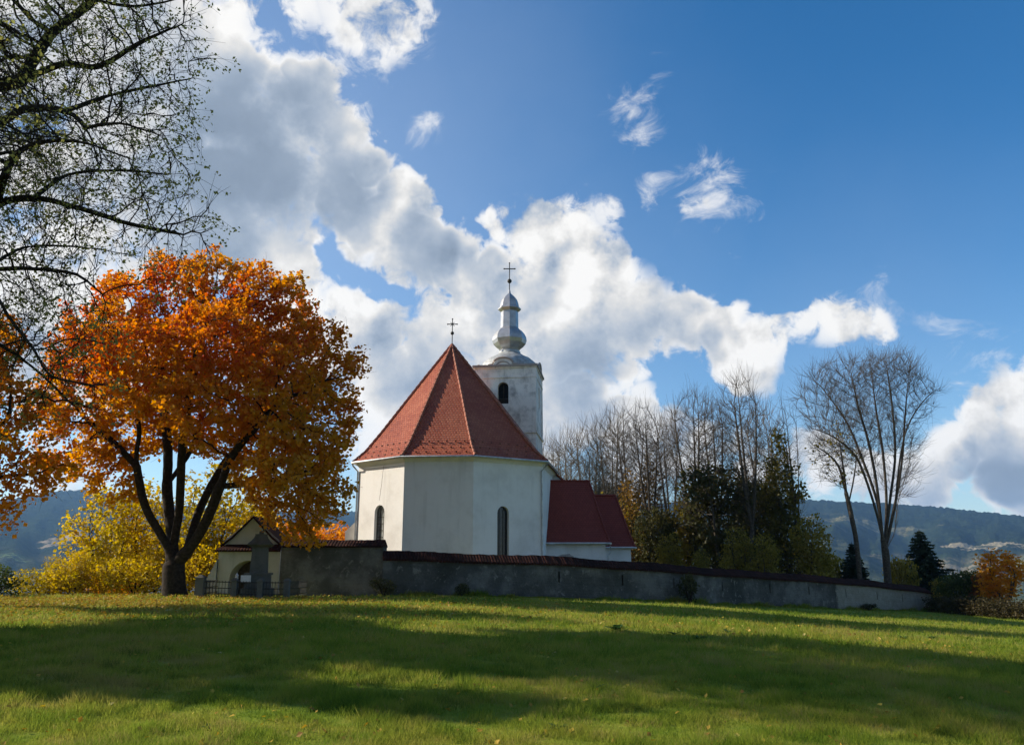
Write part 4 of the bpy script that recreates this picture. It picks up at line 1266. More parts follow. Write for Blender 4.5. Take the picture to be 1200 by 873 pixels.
def leaves(rng, c, size, nbias=(0, 0, 0.5), aspect=0.8, along=None):
    """one bent four-cornered leaf at every centre"""
    m = len(c)
    nrm = unit(rng.normal(0, 1, (m, 3)) + np.array(nbias))
    t = rng.normal(0, 1, (m, 3)) if along is None else along + rng.normal(0, .35, (m, 3))
    u = unit(t - (t * nrm).sum(1, keepdims=True) * nrm); v = np.cross(nrm, u)
    s = size * (0.6 + 0.8 * rng.rand(m, 1))
    a = c - u * s * .5; b = c + v * s * .5 * aspect + nrm * s * .08; e = c + u * s * .5; f = c - v * s * .5 * aspect + nrm * s * .08
    V = np.stack([a, f, e, b], 1).reshape(-1, 3)
    return V, np.arange(m * 4).reshape(m, 4), rng.rand(m)

def grow(seed, limbs, attr, R, rt, step, di, dk, trop=(0, 0, 0), wig=0.12, thick=0.05, twig=None, leaf=None, bark='bark_grey', leafm=None, flare=True, maxit=140, rt_leaf=None):
    """meshes of one tree: trunk (stem and limbs), branches, crown (leaves)"""
    rng = np.random.RandomState(seed)
    N, P = colonize(rng, attr, limbs, step, di, dk, trop, maxit, wig)
    r, tips, kids = skeleton_radii(N, P, R, rt)
    h = N[:, 2] - N[0, 2]
    if flare: r = r * (1 + 0.30 * np.exp(-np.maximum(h, 0) / (R * 1.3)) * (tips > tips[0] * .5))
    idx = np.arange(1, len(N))
    big = idx[r[idx] >= thick]; small = idx[r[idx] < thick]
    out = {}
    Vb, Fb = tubes(N, P, r, big, 9)
    Vs, Fs = tubes(N, P, r, small, 4) if len(small) else (np.zeros((0, 3)), np.zeros((0, 4), int))
    tip = idx[(kids[idx] == 0)]
    thin = idx[(tips[idx] <= 4) & (r[idx] < thick)]
    d = np.zeros_like(N); d[1:] = unit(N[1:] - N[P[1:]])
    anchors = N[thin]; adir = d[thin]
    if twig:
        src = thin if twig.get('all', True) else tip
        Vt, Ft, p1, p2, d2 = twigs(rng, N[src], d[src], twig['n'], twig['len'], twig['r'], twig['spread'], twig.get('droop', 0), twig.get('up', 0))
        if leaf and leaf.get('ontwig') == 'tip': p1, d2 = p2[:0], d2[:len(d2) // 1]
        anchors = np.concatenate([p1, p2]) if leaf and leaf.get('ontwig') else anchors
        adir = (np.concatenate([d2, d2]) if len(p1) else d2) if leaf and leaf.get('ontwig') else adir
        Fs = np.concatenate([Fs, Ft + len(Vs)]); Vs = np.concatenate([Vs, Vt])
    if leaf:
        out['trunk'] = mesh_np('trunk', np.concatenate([Vb, Vs]), [np.concatenate([Fb, Fs + len(Vb)])], M[bark])
    else:
        out['trunk'] = mesh_np('trunk', Vb, [Fb], M[bark])
        out['crown'] = mesh_np('crown', Vs, [Fs], M[bark])
    if leaf:
        n = leaf['n']
        if leaf.get('keep'):
            kp = rng.rand(len(anchors)) < leaf['keep']; anchors, adir = anchors[kp], adir[kp]
        c = np.repeat(anchors, n, 0)
        # clusters bunch together instead of spreading evenly
        off = rng.normal(0, 1, c.shape); off = unit(off) * (rng.rand(len(c), 1) ** .6) * leaf['r']
        off[:, 2] *= leaf.get('flat', .75)
        c = c + off + np.array([0, 0, leaf.get('dz', 0)])
        c = c[c[:, 2] > N[0, 2] + leaf.get('zmin', .05)]
        V, F, rn = leaves(rng, c, leaf['size'], leaf.get('nb', (0, 0, .5)), leaf.get('aspect', .8))
        out['crown'] = mesh_np('crown', V, [F], M[leafm], smooth=False, rnd=rn)
    return out

def plant(meshes, name, label, cat, loc, group=None, rot=0.0, sc=1.0):
    t = thing(name, label, cat, loc, group)
    t.rotation_euler = (0, 0, rot)
    t.scale = (sc, sc, sc) if not isinstance(sc, tuple) else sc
    for k_, me in meshes.items(): link(k_, me, t)
    return t

def pxline(base, pts, Y):
    """polyline given by picture points with depth offsets, relative to base"""
    out = []
    for p in pts:
        q = at(p[0], p[1], Y + (p[2] if len(p) > 2 else 0)) - base
        out.append((q.x, q.y, q.z))
    return out
def lumps(rng, base, spec, Y, dens, shell=0.0):
    """fill spheres (px, py, r px, depth offset) with attraction points"""
    A = []
    for px, py, r, dy in spec:
        c = at(px, py, Y + dy) - base
        rad = r * (Y + dy) / F0
        n = int(dens * 4.19 * rad ** 3)
        v = unit(rng.normal(0, 1, (n, 3))) * rad * (rng.rand(n, 1) ** (1 / (3 + shell)))
        A.append(v + np.array(c))
    return np.concatenate(A)

# ---- the orange maple
def maple():
    Y = 42.0
    b0 = at(205, 701, Y); base = Vector((b0.x, b0.y, gz(b0.x, b0.y) - .05))
    rng = np.random.RandomState(11)
    spec = [(262, 338, 46, 0), (205, 345, 46, 1), (325, 372, 48, 0), (150, 370, 50, 0), (375, 428, 46, 0), (250, 405, 60, -3), (250, 405, 60, 3.5), (165, 430, 60, -3), (165, 430, 60, 3), (95, 420, 45, 0), (70, 475, 42, -.5),
            (325, 455, 58, -3), (325, 455, 58, 3), (385, 490, 38, 0), (230, 480, 50, -4), (230, 480, 50, 4), (352, 548, 46, -1), (385, 560, 28, .5), (358, 590, 34, 1.5), (365, 540, 36, 2), (350, 620, 24, 0), (385, 600, 24, 1), (318, 596, 24, -1), (300, 562, 28, -1.5), (395, 570, 22, 0), (375, 520, 34, -2), (320, 505, 44, -1.5), (350, 592, 34, 0), (375, 610, 26, 0), (105, 495, 40, 0), (140, 505, 42, 2.5), (300, 530, 42, 2.5),
            (330, 540, 40, -4), (60, 540, 30, 0), (312, 578, 26, -2), (220, 320, 26, 0), (300, 350, 34, -2), (395, 455, 30, 1), (345, 400, 40, 2.5), (120, 400, 42, -2.5)]
    spec += [(132, 538, 26, 0), (108, 535, 26, -1), (180, 508, 30, 2.5), (222, 508, 30, 3.5), (262, 515, 30, 3.5), (72, 548, 20, 0), (400, 590, 16, .5)]
    # small outer sprays so the outline stays ragged
    for k_ in range(46):
        t = k_ / 46 * 2 * math.pi + rng.normal(0, .08); q = 1.0 + rng.normal(0, .035)
        if math.sin(t) < -.55 and -.5 < math.cos(t) < .62: continue
        spec.append((240 + 180 * q * math.cos(t), 455 - 152 * q * math.sin(t), 9 + 10 * rng.rand(), rng.normal(0, 1.6)))
    A = lumps(rng, base, spec, Y, 4.8, 1.0)
    L = lambda *p: pxline(base, p, Y)
    limbs = [L((205, 703), (204, 680), (204, 655)),
             L((204, 655), (188, 625, -.3), (170, 592, -.6), (160, 540, -.6), (163, 500, -.8), (150, 455, -1.2)),
             L((204, 655), (201, 620, .5), (196, 575, .9), (197, 530, 1.2), (192, 480, 1.6), (185, 420, 2)),
             L((204, 645), (210, 600, .2), (212, 560, -.4), (215, 510, -.8), (225, 450, -1.4), (235, 390, -1.5)),
             L((206, 665), (224, 640, -.4), (242, 610, -.8), (258, 570, -1.2), (272, 535, -1.5), (300, 500, -2), (330, 470, -2.2)),
             L((222, 645, 0), (235, 595, 1.2), (262, 545, 2.0), (290, 510, 2.4), (310, 470, 2.6)),
             L((258, 572, -1), (300, 566, -1), (335, 560, -1.2)),
             L((163, 545, -.6), (135, 520, -.5), (105, 495, -.3)),
             L((205, 560, .5), (222, 530, 2.5), (235, 490, 3.6))]
    m = grow(11, limbs, A, 0.53, 0.0145, 0.32, 2.8, 0.45, (0, 0, .05), 0.16, 0.07, dict(n=1, len=.5, r=.009, spread=.6), dict(n=20, r=.50, size=.20, nb=(-.2, -.1, .8), aspect=.9, flat=.8), 'bark_dark', 'leaf_maple')
    plant(m, 'maple_tree', 'large orange maple with a forked dark trunk beside the gatehouse', 'tree', base)
maple()

# ---- orange tree at the left edge (its trunk stands outside the picture)
def edge_tree():
    Y = 30.0
    b0 = at(-70, 705, Y); base = Vector((b0.x, b0.y, gz(b0.x, b0.y) - .05))
    rng = np.random.RandomState(12)
    spec = [(0, 470, 50, 0), (-60, 440, 70, 0), (20, 520, 40, 0), (50, 555, 34, 0), (80, 560, 24, .3), (5, 580, 40, 0), (-60, 540, 60, 0), (-10, 625, 26, 0), (-130, 480, 70, 0), (-30, 400, 60, 0), (-60, 480, 60, -4), (-60, 480, 60, 4), (-110, 390, 60, 2), (-20, 650, 20, .5)]
    A = lumps(rng, base, spec, Y, 6.5, .8)
    L = lambda *p: pxline(base, p, Y)
    limbs = [L((-70, 708), (-70, 660), (-68, 610)), L((-68, 610), (-50, 560), (-25, 520), (10, 490)), L((-68, 610), (-85, 550, 1), (-80, 480, 1.5)), L((-55, 575), (-10, 560), (40, 555))]
    m = grow(12, limbs, A, 0.36, 0.010, 0.27, 2.2, 0.38, (0, 0, .03), 0.16, 0.06, dict(n=1, len=.5, r=.008, spread=.6), dict(n=14, r=.42, size=.18, nb=(-.2, -.1, .8), aspect=.9), 'bark_dark', 'leaf_orange')
    plant(m, 'maple_tree', 'orange maple hanging into the picture at the left edge', 'tree', base)
edge_tree()

# ---- sparse tree close to the camera at the left
def near_tree():
    Y = 18.0
    base = Vector((-18.2, 18.6, gz(-18.2, 18.6) - .05))
    rng = np.random.RandomState(21)
    spec = [(200, 20, 48, 0), (120, 10, 70, 0), (150, 70, 60, -1), (60, 90, 80, 0), (190, 95, 42, .5), (0, 20, 90, 0), (130, 130, 60, 1), (60, 180, 70, -1), (150, 190, 50, 0), (40, 260, 70, 0), (130, 255, 50, 0), (190, 270, 36, 0), (230, 268, 26, 0),
            (30, 340, 60, 0), (90, 330, 45, -.8), (90, 400, 34, -.5), (40, 420, 45, 0), (100, 450, 24, -.5), (20, 470, 30, 0), (180, 250, 40, -1), (220, 235, 34, .5), (235, 285, 24, 0), (190, 320, 26, 0), (120, 380, 34, 1), (60, 470, 36, 0), (110, 470, 24, .5), (215, 60, 34, 0), (205, 150, 34, 0), (30, 380, 50, 2), (70, 220, 60, 2), (0, 200, 70, 0),
            (-90, 60, 120, 2), (-100, 250, 120, -2), (-90, 400, 80, 0), (-60, -120, 140, 0), (110, -90, 100, 0), (-200, -60, 150, 3), (-240, 150, 140, -3), (-250, 150, 140, 3), (-120, -260, 150, 0), (60, -200, 110, 2), (-300, -250, 150, 0), (-420, 0, 150, 0), (0, 120, 70, 4), (0, 120, 70, -3.5), (-380, 220, 120, 1)]
    A = lumps(rng, base, spec, Y, 12.5, .4)
    # thin the part nobody sees
    L = lambda *p: pxline(base, p, Y)
    limbs = [[(0, 0, 0), (.1, 0, 1.6), (.25, -.1, 3.1)],
             [(.25, -.1, 3.1)] + L((-140, 330), (-60, 270), (-5, 240), (40, 232), (95, 245), (150, 262), (215, 275)),
             [(.25, -.1, 3.1)] + L((-150, 250, .5), (-70, 180, .5), (0, 145, .2), (30, 128, 0), (75, 130, -.3), (100, 150, -.6), (115, 190, -.9)),
             [(.2, 0, 2.4)] + L((-170, 390, -.6), (-80, 340, -.6), (-20, 318, -.5), (40, 315, -.5), (90, 322, -.4), (120, 345, -.4)),
             L((-70, 180, .5), (-20, 110, .8), (25, 95, 1), (75, 75, 1), (115, 78, .6), (165, 50, .4), (215, 28, .2)),
             L((25, 95, 1), (60, 40, 1.3), (110, 0, 1.5), (150, -60, 1.5)),
             [(.25, -.1, 3.1)] + L((-220, 120, 1), (-180, -20, 1.5), (-120, -160, 1.6)),
             [(.25, -.1, 3.1)] + L((-330, 180, -1), (-400, 20, -1.5)),
             L((-20, 318, -.5), (10, 370, -.8), (40, 410, -.9), (60, 440, -1), (110, 452, -1)),
             L((-10, 240, 0), (20, 180, -1.2), (80, 165, -1.8), (150, 185, -2)),
             L((75, 130, -.3), (130, 112, .6), (185, 100, .8), (225, 92, .8)), L((40, 232), (80, 205, .8), (140, 200, 1.2), (195, 205, 1.3)), L((-20, 318, -.5), (30, 290, 1.2), (95, 290, 1.6), (160, 300, 1.6)),
             L((-80, 340, -.6), (-40, 380, .8), (10, 410, 1.2), (50, 440, 1.3), (85, 475, 1.2)), L((110, 0, 1.5), (160, 8, 1.8), (225, -5, 2)), L((100, 150, -.6), (140, 145, -1.2), (190, 160, -1.4))]
    m = grow(21, limbs, A, 0.46, 0.0115, 0.21, 1.9, 0.25, (.10, 0, -.05), 0.18, 0.05,
             dict(n=2, len=.70, r=.0068, spread=.42, droop=.40), dict(n=5, r=.18, size=.088, ontwig='tip', nb=(0, 0, .3), aspect=.6, keep=.72), 'bark_dark', 'leaf_sparse')
    plant(m, 'fruit_tree', 'near sparse leaved tree with dark arching branches at upper left', 'tree', base)
near_tree()

# ---- generic makers
def ellip(rng, n, c, r, shell=0.3):
    v = unit(rng.normal(0, 1, (n, 3))) * (rng.rand(n, 1) ** (1 / (3 + shell)))
    return v * np.array(r) + np.array(c)
def bare_tree(seed, h=17.0, rad=3.0, hb=.35, R=.22, n=420, bark='bark_grey', twig=3, split=0.3, rt=.016):
    rng = np.random.RandomState(seed)
    n = int(n * 2.2)
    A = np.concatenate([ellip(rng, int(n * .75), (0, 0, h * (1 + hb) / 2), (rad, rad, h * (1 - hb) / 2)), ellip(rng, int(n * .25), (0, 0, h * .5), (rad * .6, rad * .6, h * .3))])
    A = A[A[:, 2] > h * hb * .7]
    t = lambda f, s: (rng.normal(0, .02 * h * s), rng.normal(0, .02 * h * s), h * f)
    a = rng.rand() * 6.28
    limbs = [[(0, 0, 0), t(.15, .4), t(.3, .6)]]
    top = limbs[0][-1]
    for k_ in range(3):
        ang = a + k_ * 2.1 + rng.normal(0, .3)
        limbs.append([top, (top[0] + math.cos(ang) * rad * .22, top[1] + math.sin(ang) * rad * .22, h * .47), (top[0] + math.cos(ang) * rad * .40, top[1] + math.sin(ang) * rad * .40, h * .68), (top[0] + math.cos(ang) * rad * .5, top[1] + math.sin(ang) * rad * .5, h * .86)])
    return grow(seed, limbs, A, R, rt, .36, 2.6, .42, (0, 0, .75), .07, .05, dict(n=max(1, twig - 1), len=1.25, r=.012, spread=.32, up=.5), None, bark)
def leafy_tree(seed, h, rad, hb, leafm, n=260, R=.2, size=.28, nl=12, lr=.6, bark='bark_grey', cone=False, nlimbs=3, keep=None, step=.42, lum=(9, .38, .60)):
    rng = np.random.RandomState(seed); n = n * 4; step *= .8; nl = max(5, int(nl * .7))
    if cone:
        z = rng.rand(n) ** 1.25; rr = rad * (1 - z) ** .6 * np.sqrt(rng.rand(n)) * (.75 + .3 * np.sin(z * 23 + seed) * np.sin(z * 9)); an = rng.rand(n) * 6.283
        A = np.stack([rr * np.cos(an), rr * np.sin(an), h * (hb + (1 - hb) * z)], -1)
    else:
        A = []
        for k_ in range(lum[0]):
            an, zz, q = rng.rand() * 6.283, rng.rand(), rng.rand() ** (.5 if lum[0] > 9 else 1)
            c = (math.cos(an) * rad * (1 - lum[2] * .75) * q, math.sin(an) * rad * (1 - lum[2] * .75) * q, h * (hb + (1 - hb) * (.22 + .58 * zz) if lum[0] <= 9 else hb + (1 - hb) * (.08 + .84 * zz)))
            s = rad * (lum[1] + (lum[2] - lum[1]) * rng.rand())
            A.append(ellip(rng, n // lum[0], c, (s, s, min(s * 1.15, h * (1 - hb) * .4))))
        A = np.concatenate(A)
    limbs = [[(0, 0, 0), (rng.normal(0, .1), rng.normal(0, .1), h * hb * .6), (rng.normal(0, .2), rng.normal(0, .2), h * max(hb, .18))]]
    for k_ in range(nlimbs):
        an = rng.rand() * 6.283; b = limbs[0][-1]
        limbs.append([b, (b[0] + math.cos(an) * rad * .2, b[1] + math.sin(an) * rad * .2, h * (hb + .25 * (1 - hb))), (b[0] + math.cos(an) * rad * .32, b[1] + math.sin(an) * rad * .32, h * (hb + .55 * (1 - hb)))])
    return grow(seed, limbs, A, R, .011, step, 3.0, .40, (0, 0, .12), .15, .05, None, dict(n=nl, r=lr, size=size, nb=(-.2, 0, .7), keep=keep), bark, leafm)
def bush(seed, h, rad, leafm, size=.2, nl=10, n=150, stems=5, lr=.45, bark='bark_dark', step=.3):
    rng = np.random.RandomState(seed); n = n * 4; step *= .8; nl = max(5, int(nl * .7))
    A = []
    for k_ in range(8):
        an, q = rng.rand() * 6.283, rng.rand() ** .6
        s = rad * (.35 + .2 * rng.rand()); zc = h * (.28 + .5 * rng.rand())
        A.append(ellip(rng, n // 8, (math.cos(an) * rad * .6 * q, math.sin(an) * rad * .6 * q, zc), (s, s, min(s, h - zc, zc))))
    A = np.concatenate(A)
    limbs = [[(0, 0, -.1), (0, 0, .12)]]
    for k_ in range(stems):
        an = k_ * 6.283 / stems + rng.normal(0, .3)
        limbs.append([(0, 0, .05), (math.cos(an) * rad * .12, math.sin(an) * rad * .12, h * .2), (math.cos(an) * rad * .28, math.sin(an) * rad * .28, h * .45)])
    return grow(seed, limbs, A, .10, .007, step, 2.4, step * .95, (0, 0, .1), .16, .03, None, dict(n=nl, r=lr, size=size, nb=(-.2, 0, .6)), bark, leafm, flare=False)
def spruce(seed, h, rad, hb=.06):
    rng = np.random.RandomState(seed)
    tr = MB(); 
    z = np.linspace(0, h, 12)
    N = np.stack([0 * z, 0 * z, z], -1); P = np.arange(-1, 11)
    r = np.interp(z, [0, h], [.16 * h / 7, .02])
    V, F = tubes(N, P, r, np.arange(1, 12), 7)
    out = {'trunk': mesh_np('trunk', V, [F], M['bark_dark'])}
    C, D2 = [], []
    bV, bF, off = [], [], 0
    zz = h * hb
    while zz < h * .985:
        f = (zz - h * hb) / (h * (1 - hb))
        L0 = rad * (1 - f) ** .85 * (.85 + .3 * rng.rand()) + .10
        nb = max(5, int(13 * (1 - f) + 5))
        a0 = rng.rand() * 6.28
        for k_ in range(nb):
            an = a0 + k_ * 6.283 / nb + rng.normal(0, .12); L = L0 * (.75 + .4 * rng.rand())
            t = np.arange(.10, 1.0, .075 / max(L, .3))
            dx = np.array([math.cos(an), math.sin(an), 0])
            p = np.array([0, 0, zz]) + t[:, None] * L * dx + np.stack([0 * t, 0 * t, -L * .38 * t + L * .20 * t ** 2.2], -1)
            side = np.array([-dx[1], dx[0], 0])
            for w_ in (-1, 0, 1):
                q = p + side * (w_ * .20 * L * (1 - t)[:, None] * (.3 + .7 * np.minimum(t * 3, 1))[:, None]) + rng.normal(0, .04, p.shape)
                C.append(q); D2.append(np.repeat((dx + side * w_ * .7 + np.array([0, 0, -.25]))[None], len(q), 0))
        zz += h * .038 * (.8 + .4 * rng.rand())
    C, D2 = np.concatenate(C), np.concatenate(D2)
    V, F, rn = leaves(rng, C, .34 * h / 8 + .08, (0, 0, 1.2), .38, along=D2)
    out['crown'] = mesh_np('crown', V, [F], M['needle'], smooth=False, rnd=rn)
    return out

def spot(px, Y, sink=.1):
    p = at(px, 690, Y); return Vector((p.x, p.y, gz(p.x, p.y) - sink))
def height_to(px, py, Y):
    b = spot(px, Y); return at(px, py, Y).z - b.z

# yellow thicket behind the maple
def left_thicket():
    ms = [leafy_tree(31, 6.2, 3.0, .12, 'leaf_yellow', 300, .12, .20, 11, .5, nlimbs=4, step=.36), leafy_tree(32, 6.5, 2.8, .15, 'leaf_yellow', 280, .12, .20, 11, .5, nlimbs=4, step=.36)]
    G = 'yellow trees behind the orange maple'
    lst = [(120, 50, 588, 0, 'yellow many-stemmed tree in the gap left of the maple trunk'), (62, 47, 655, 1, 'lowest spreading yellow tree nearest the left valley view'), (172, 52, 575, 1, 'yellow tree directly left of the forked maple trunk'),
           (238, 50, 562, 0, 'tall yellow tree directly right of the maple trunk'), (290, 54, 585, 1, 'yellow tree rising behind the gatehouse'), (150, 60, 625, 0, 'yellow tree deepest in the thicket behind its neighbours'), (92, 46.5, 648, 1, 'low yellow tree in front of the many-stemmed one'), (222, 49, 622, 0, 'low yellow tree seen right beside the maple trunk')]
    for i, (px, Y, top, v, lab) in enumerate(lst):
        h = height_to(px, top, Y); me = ms[v]
        plant(me, 'yellow_tree', lab, 'tree', spot(px, Y), G, i * 1.7, h / (6.0 if v == 0 else 6.3))
    bm_ = bush(35, 2.2, 1.9, 'leaf_orange', .16, 9)
    plant(bm_, 'bush', 'orange bush glowing between the thin stems left of the maple trunk', 'bush', spot(138, 56), None, 0, 1.4)
    bm2 = bush(36, 2.4, 2.2, 'leaf_green', .16, 10)
    plant(bm2, 'bush', 'dark green bush at the left edge under the orange leaves', 'bush', spot(-4, 44), None, 0, (.8, .8, .7))
    by = bush(38, 3.0, 2.3, 'leaf_yellow', .18, 8, 110)
    for px, Y, top, lab in ((52, 46.8, 668, 'lowest yellow bush at the left end of the thicket'), (84, 46.4, 662, 'yellow bush below the many-stemmed yellow tree'), (118, 47.5, 660, 'yellow bush between thin stems in the thicket'), (158, 46.5, 656, 'yellow bush just left of the maple trunk foot'), (182, 49, 640, 'yellow bush close behind the maple trunk'), (236, 48, 640, 'yellow bush left of the gatehouse wall')):
        plant(by, 'bush', lab, 'bush', spot(px, Y), 'yellow bushes behind the maple', px, (.85, .85, height_to(px, top, Y) / 2.9))
    bm3 = bush(37, 2.6, 2.3, 'leaf_orange', .18, 11)
    plant(bm3, 'bush', 'orange bush showing over the tall wall left of the church', 'bush', spot(355, 58), None, 0, height_to(355, 612, 58) / 2.5)
left_thicket()

def woods():
    # tall bare trees behind the annexes; nearer ones darker
    va = bare_tree(41, 14, 1.9, .30, .16, 420, 'bark_pale', 3)
    vb = bare_tree(42, 14, 1.6, .34, .15, 400, 'bark_pale', 3)
    vc = bare_tree(43, 18, 2.6, .36, .20, 460, 'bark_grey', 3)
    vd = bare_tree(44, 18, 1.9, .42, .19, 400, 'bark_grey', 3)
    ve = bare_tree(47, 14, 2.3, .28, .15, 380, 'bark_pale', 3); vf = bare_tree(48, 18, 2.9, .30, .21, 420, 'bark_grey', 3)
    G = 'bare trees behind the church annexes'
    lst = [(648, 92, 512, va, 14, 'pale bare tree touching the tower edge'), (668, 86, 503, vb, 14, 'pale bare tree above the left end of the sacristy roof'), (692, 90, 497, ve, 14, 'pale bare tree above the right end of the sacristy roof'),
           (716, 84, 486, vb, 14, 'bare tree rising above the porch ridge'), (738, 88, 480, ve, 14, 'bare tree just right of the porch roof'), (762, 80, 474, vc, 18, 'bare tree standing before the brown leaved tree'),
           (788, 86, 488, vb, 14, 'slender bare tree between the brown tree and the wide bare one'), (822, 76, 456, vf, 18, 'wide bare tree rising over the dark green crown'), (848, 82, 466, vd, 18, 'bare tree right of the wide bare one over the dark crown'),
           (882, 72, 438, vd, 18, 'tall narrow bare tree left of the tall moss green tree'), (905, 84, 478, ve, 14, 'faint bare tree half behind the tall moss green tree'), (700, 74, 540, va, 14, 'short bare tree close behind the porch')]
    for i, (px, Y, top, me, h0, lab) in enumerate(lst):
        plant(me, 'bare_tree', lab, 'tree', spot(px, Y), G, i * 2.3 + .4, height_to(px, top, Y) / h0)
    # leafy understorey
    G2 = 'leafy trees under the bare ones'
    dk = leafy_tree(51, 10, 3.2, .12, 'leaf_dark', 380, .2, .26, 13, .6)
    ol = leafy_tree(52, 9, 3.0, .10, 'leaf_olive', 340, .18, .26, 11, .6)
    brn = leafy_tree(53, 11, 2.2, .15, 'leaf_brown', 300, .16, .24, 9, .6, cone=True)
    cone = leafy_tree(54, 15, 3.7, .08, 'leaf_moss', 560, .24, .27, 10, .6, cone=True, nlimbs=2)
    lst = [(845, 74, 535, dk, 10, 'dark green round tree under the wide bare tree'), (805, 78, 575, ol, 9, 'olive tree left of the dark green round tree'), (765, 84, 530, brn, 11, 'brown leaved cone shaped tree right of the porch'),
           (738, 82, 580, ol, 9, 'olive tree close to the porch roof end'), (785, 72, 620, ol, 9, 'low olive tree in front of the brown cone tree'), (870, 68, 612, ol, 9, 'low olive tree at the foot of the tall narrow bare tree'),
           (925, 74, 500, cone, 15, 'large moss green tree with a tapering top among the bare trees'), (952, 70, 596, ol, 9, 'olive tree at the right flank of the tall moss green tree'), (900, 66, 620, ol, 9, 'low olive tree in front of the tall moss green tree'),
           (720, 92, 560, dk, 10, 'dark tree deep behind the porch'), (680, 96, 560, brn, 11, 'brown tree deep behind the sacristy roof'), (822, 66, 640, ol, 9, 'lowest olive tree just above the wall coping'), (880, 86, 540, brn, 11, 'brown tree between the dark crown and the tall moss green tree'), (702, 80, 572, ol, 9, 'olive tree seen just above the porch ridge'), (742, 78, 548, brn, 11, 'brown tree just right of the porch roof end'), (772, 76, 590, dk, 10, 'dark tree between the porch end and the dark round crown'), (815, 84, 545, brn, 11, 'brown tree half behind the dark green round tree'), (895, 80, 555, dk, 10, 'dark tree half behind the tall moss green tree')]
    for i, (px, Y, top, me, h0, lab) in enumerate(lst):
        plant(me, 'leafy_tree', lab, 'tree', spot(px, Y), G2, i * 1.9, height_to(px, top, Y) / h0)
    # thin birch-like top above the tall moss green tree
    tall = bare_tree(46, 18, 1.3, .25, .15, 260, 'bark_grey', 2)
    plant(tall, 'bare_tree', 'thin bare spire of a tree poking out of the tall moss green tree', 'tree', spot(934, 75), G, 1, height_to(934, 466, 75) / 18)
    # the big many-stemmed ash
    Y = 74.0
    b = spot(1041, Y)
    zx = lambda x, y: (860 + x / 3.119, 410 + y / 3.119)
    def Lz(pts, dy=0):
        return pxline(b, [(*zx(x, y), dy * i / 3) for i, (x, y) in enumerate(pts)], Y)
    limbs = [[(0, 0, 0)] + Lz([(558, 780), (553, 730)]),
             Lz([(553, 730), (520, 590), (470, 440), (430, 370), (350, 310), (275, 285)], -1.5),
             Lz([(548, 690), (525, 560), (470, 400), (410, 260), (330, 150), (290, 110)], 1),
             Lz([(548, 690), (520, 480), (490, 330), (455, 210), (430, 90)], -.6),
             Lz([(553, 720), (558, 560), (545, 380), (520, 220), (500, 60)], 1.6),
             Lz([(556, 720), (572, 540), (590, 380), (580, 220), (560, 70)], -1),
             Lz([(558, 725), (590, 560), (615, 400), (625, 250), (640, 80)], 1.1),
             Lz([(590, 560), (610, 380), (640, 270), (690, 190), (740, 145)], -1),
             Lz([(556, 740), (588, 660), (600, 560), (640, 420), (650, 330)], 2)]
    rng = np.random.RandomState(61)
    spec = [(*zx(310, 150), 24, -1), (*zx(380, 110), 24, 1), (*zx(450, 110), 26, -1), (*zx(530, 110), 26, 1), (*zx(600, 100), 26, -1), (*zx(660, 130), 22, 0), (*zx(690, 190), 18, 0), (*zx(620, 230), 26, 1), (*zx(500, 230), 30, 2), (*zx(400, 230), 30, -1.5),
            (*zx(320, 260), 24, 0), (*zx(620, 360), 20, 0), (*zx(640, 450), 14, 0), (*zx(560, 330), 24, -2), (*zx(430, 350), 26, 1), (*zx(350, 350), 18, 0), (*zx(490, 420), 20, 0), (*zx(545, 480), 16, 1), (*zx(610, 520), 16, -1), (*zx(735, 150), 12, 0), (*zx(480, 70), 16, 0), (*zx(570, 60), 16, 1), (*zx(260, 200), 16, 0)]
    A = lumps(rng, b, spec, Y, 4.5, .3)
    m = grow(61, limbs, A, .32, .011, .36, 3.0, .45, (0, 0, .60), .07, .05, dict(n=3, len=1.35, r=.0115, spread=.34, up=.4), None, 'bark_grey')
    plant(m, 'bare_tree', 'largest bare tree with many fanned stems near the wall end', 'tree', b)
    # its leaning neighbour
    Y2 = 70.0; b2 = spot(1008, Y2)
    zl = lambda pts, dy=0: pxline(b2, [(*zx(x, y), dy * i / 3) for i, (x, y) in enumerate(pts)], Y2)
    limbs = [[(0, 0, 0)] + zl([(450, 720), (428, 600), (405, 500)]), zl([(405, 500), (380, 420), (330, 370), (290, 350)], 1), zl([(410, 520), (400, 430), (385, 330), (375, 270)], -1), zl([(420, 560), (440, 460), (450, 380)], 1)]
    A = lumps(rng, b2, [(*zx(330, 380), 20, 0), (*zx(390, 350), 22, 1), (*zx(370, 450), 22, -1), (*zx(440, 420), 18, 0), (*zx(300, 360), 14, 0)], Y2, 4.5, .3)
    m = grow(62, limbs, A, .20, .011, .34, 3.0, .42, (0, 0, .4), .10, .05, dict(n=4, len=1.0, r=.010, spread=.36, up=.35), dict(n=3, r=.4, size=.2, keep=.3), 'bark_grey', 'leaf_olive')
    plant(m, 'bare_tree', 'leaning thin tree with a few leaves left of the many stemmed one', 'tree', b2)
woods()

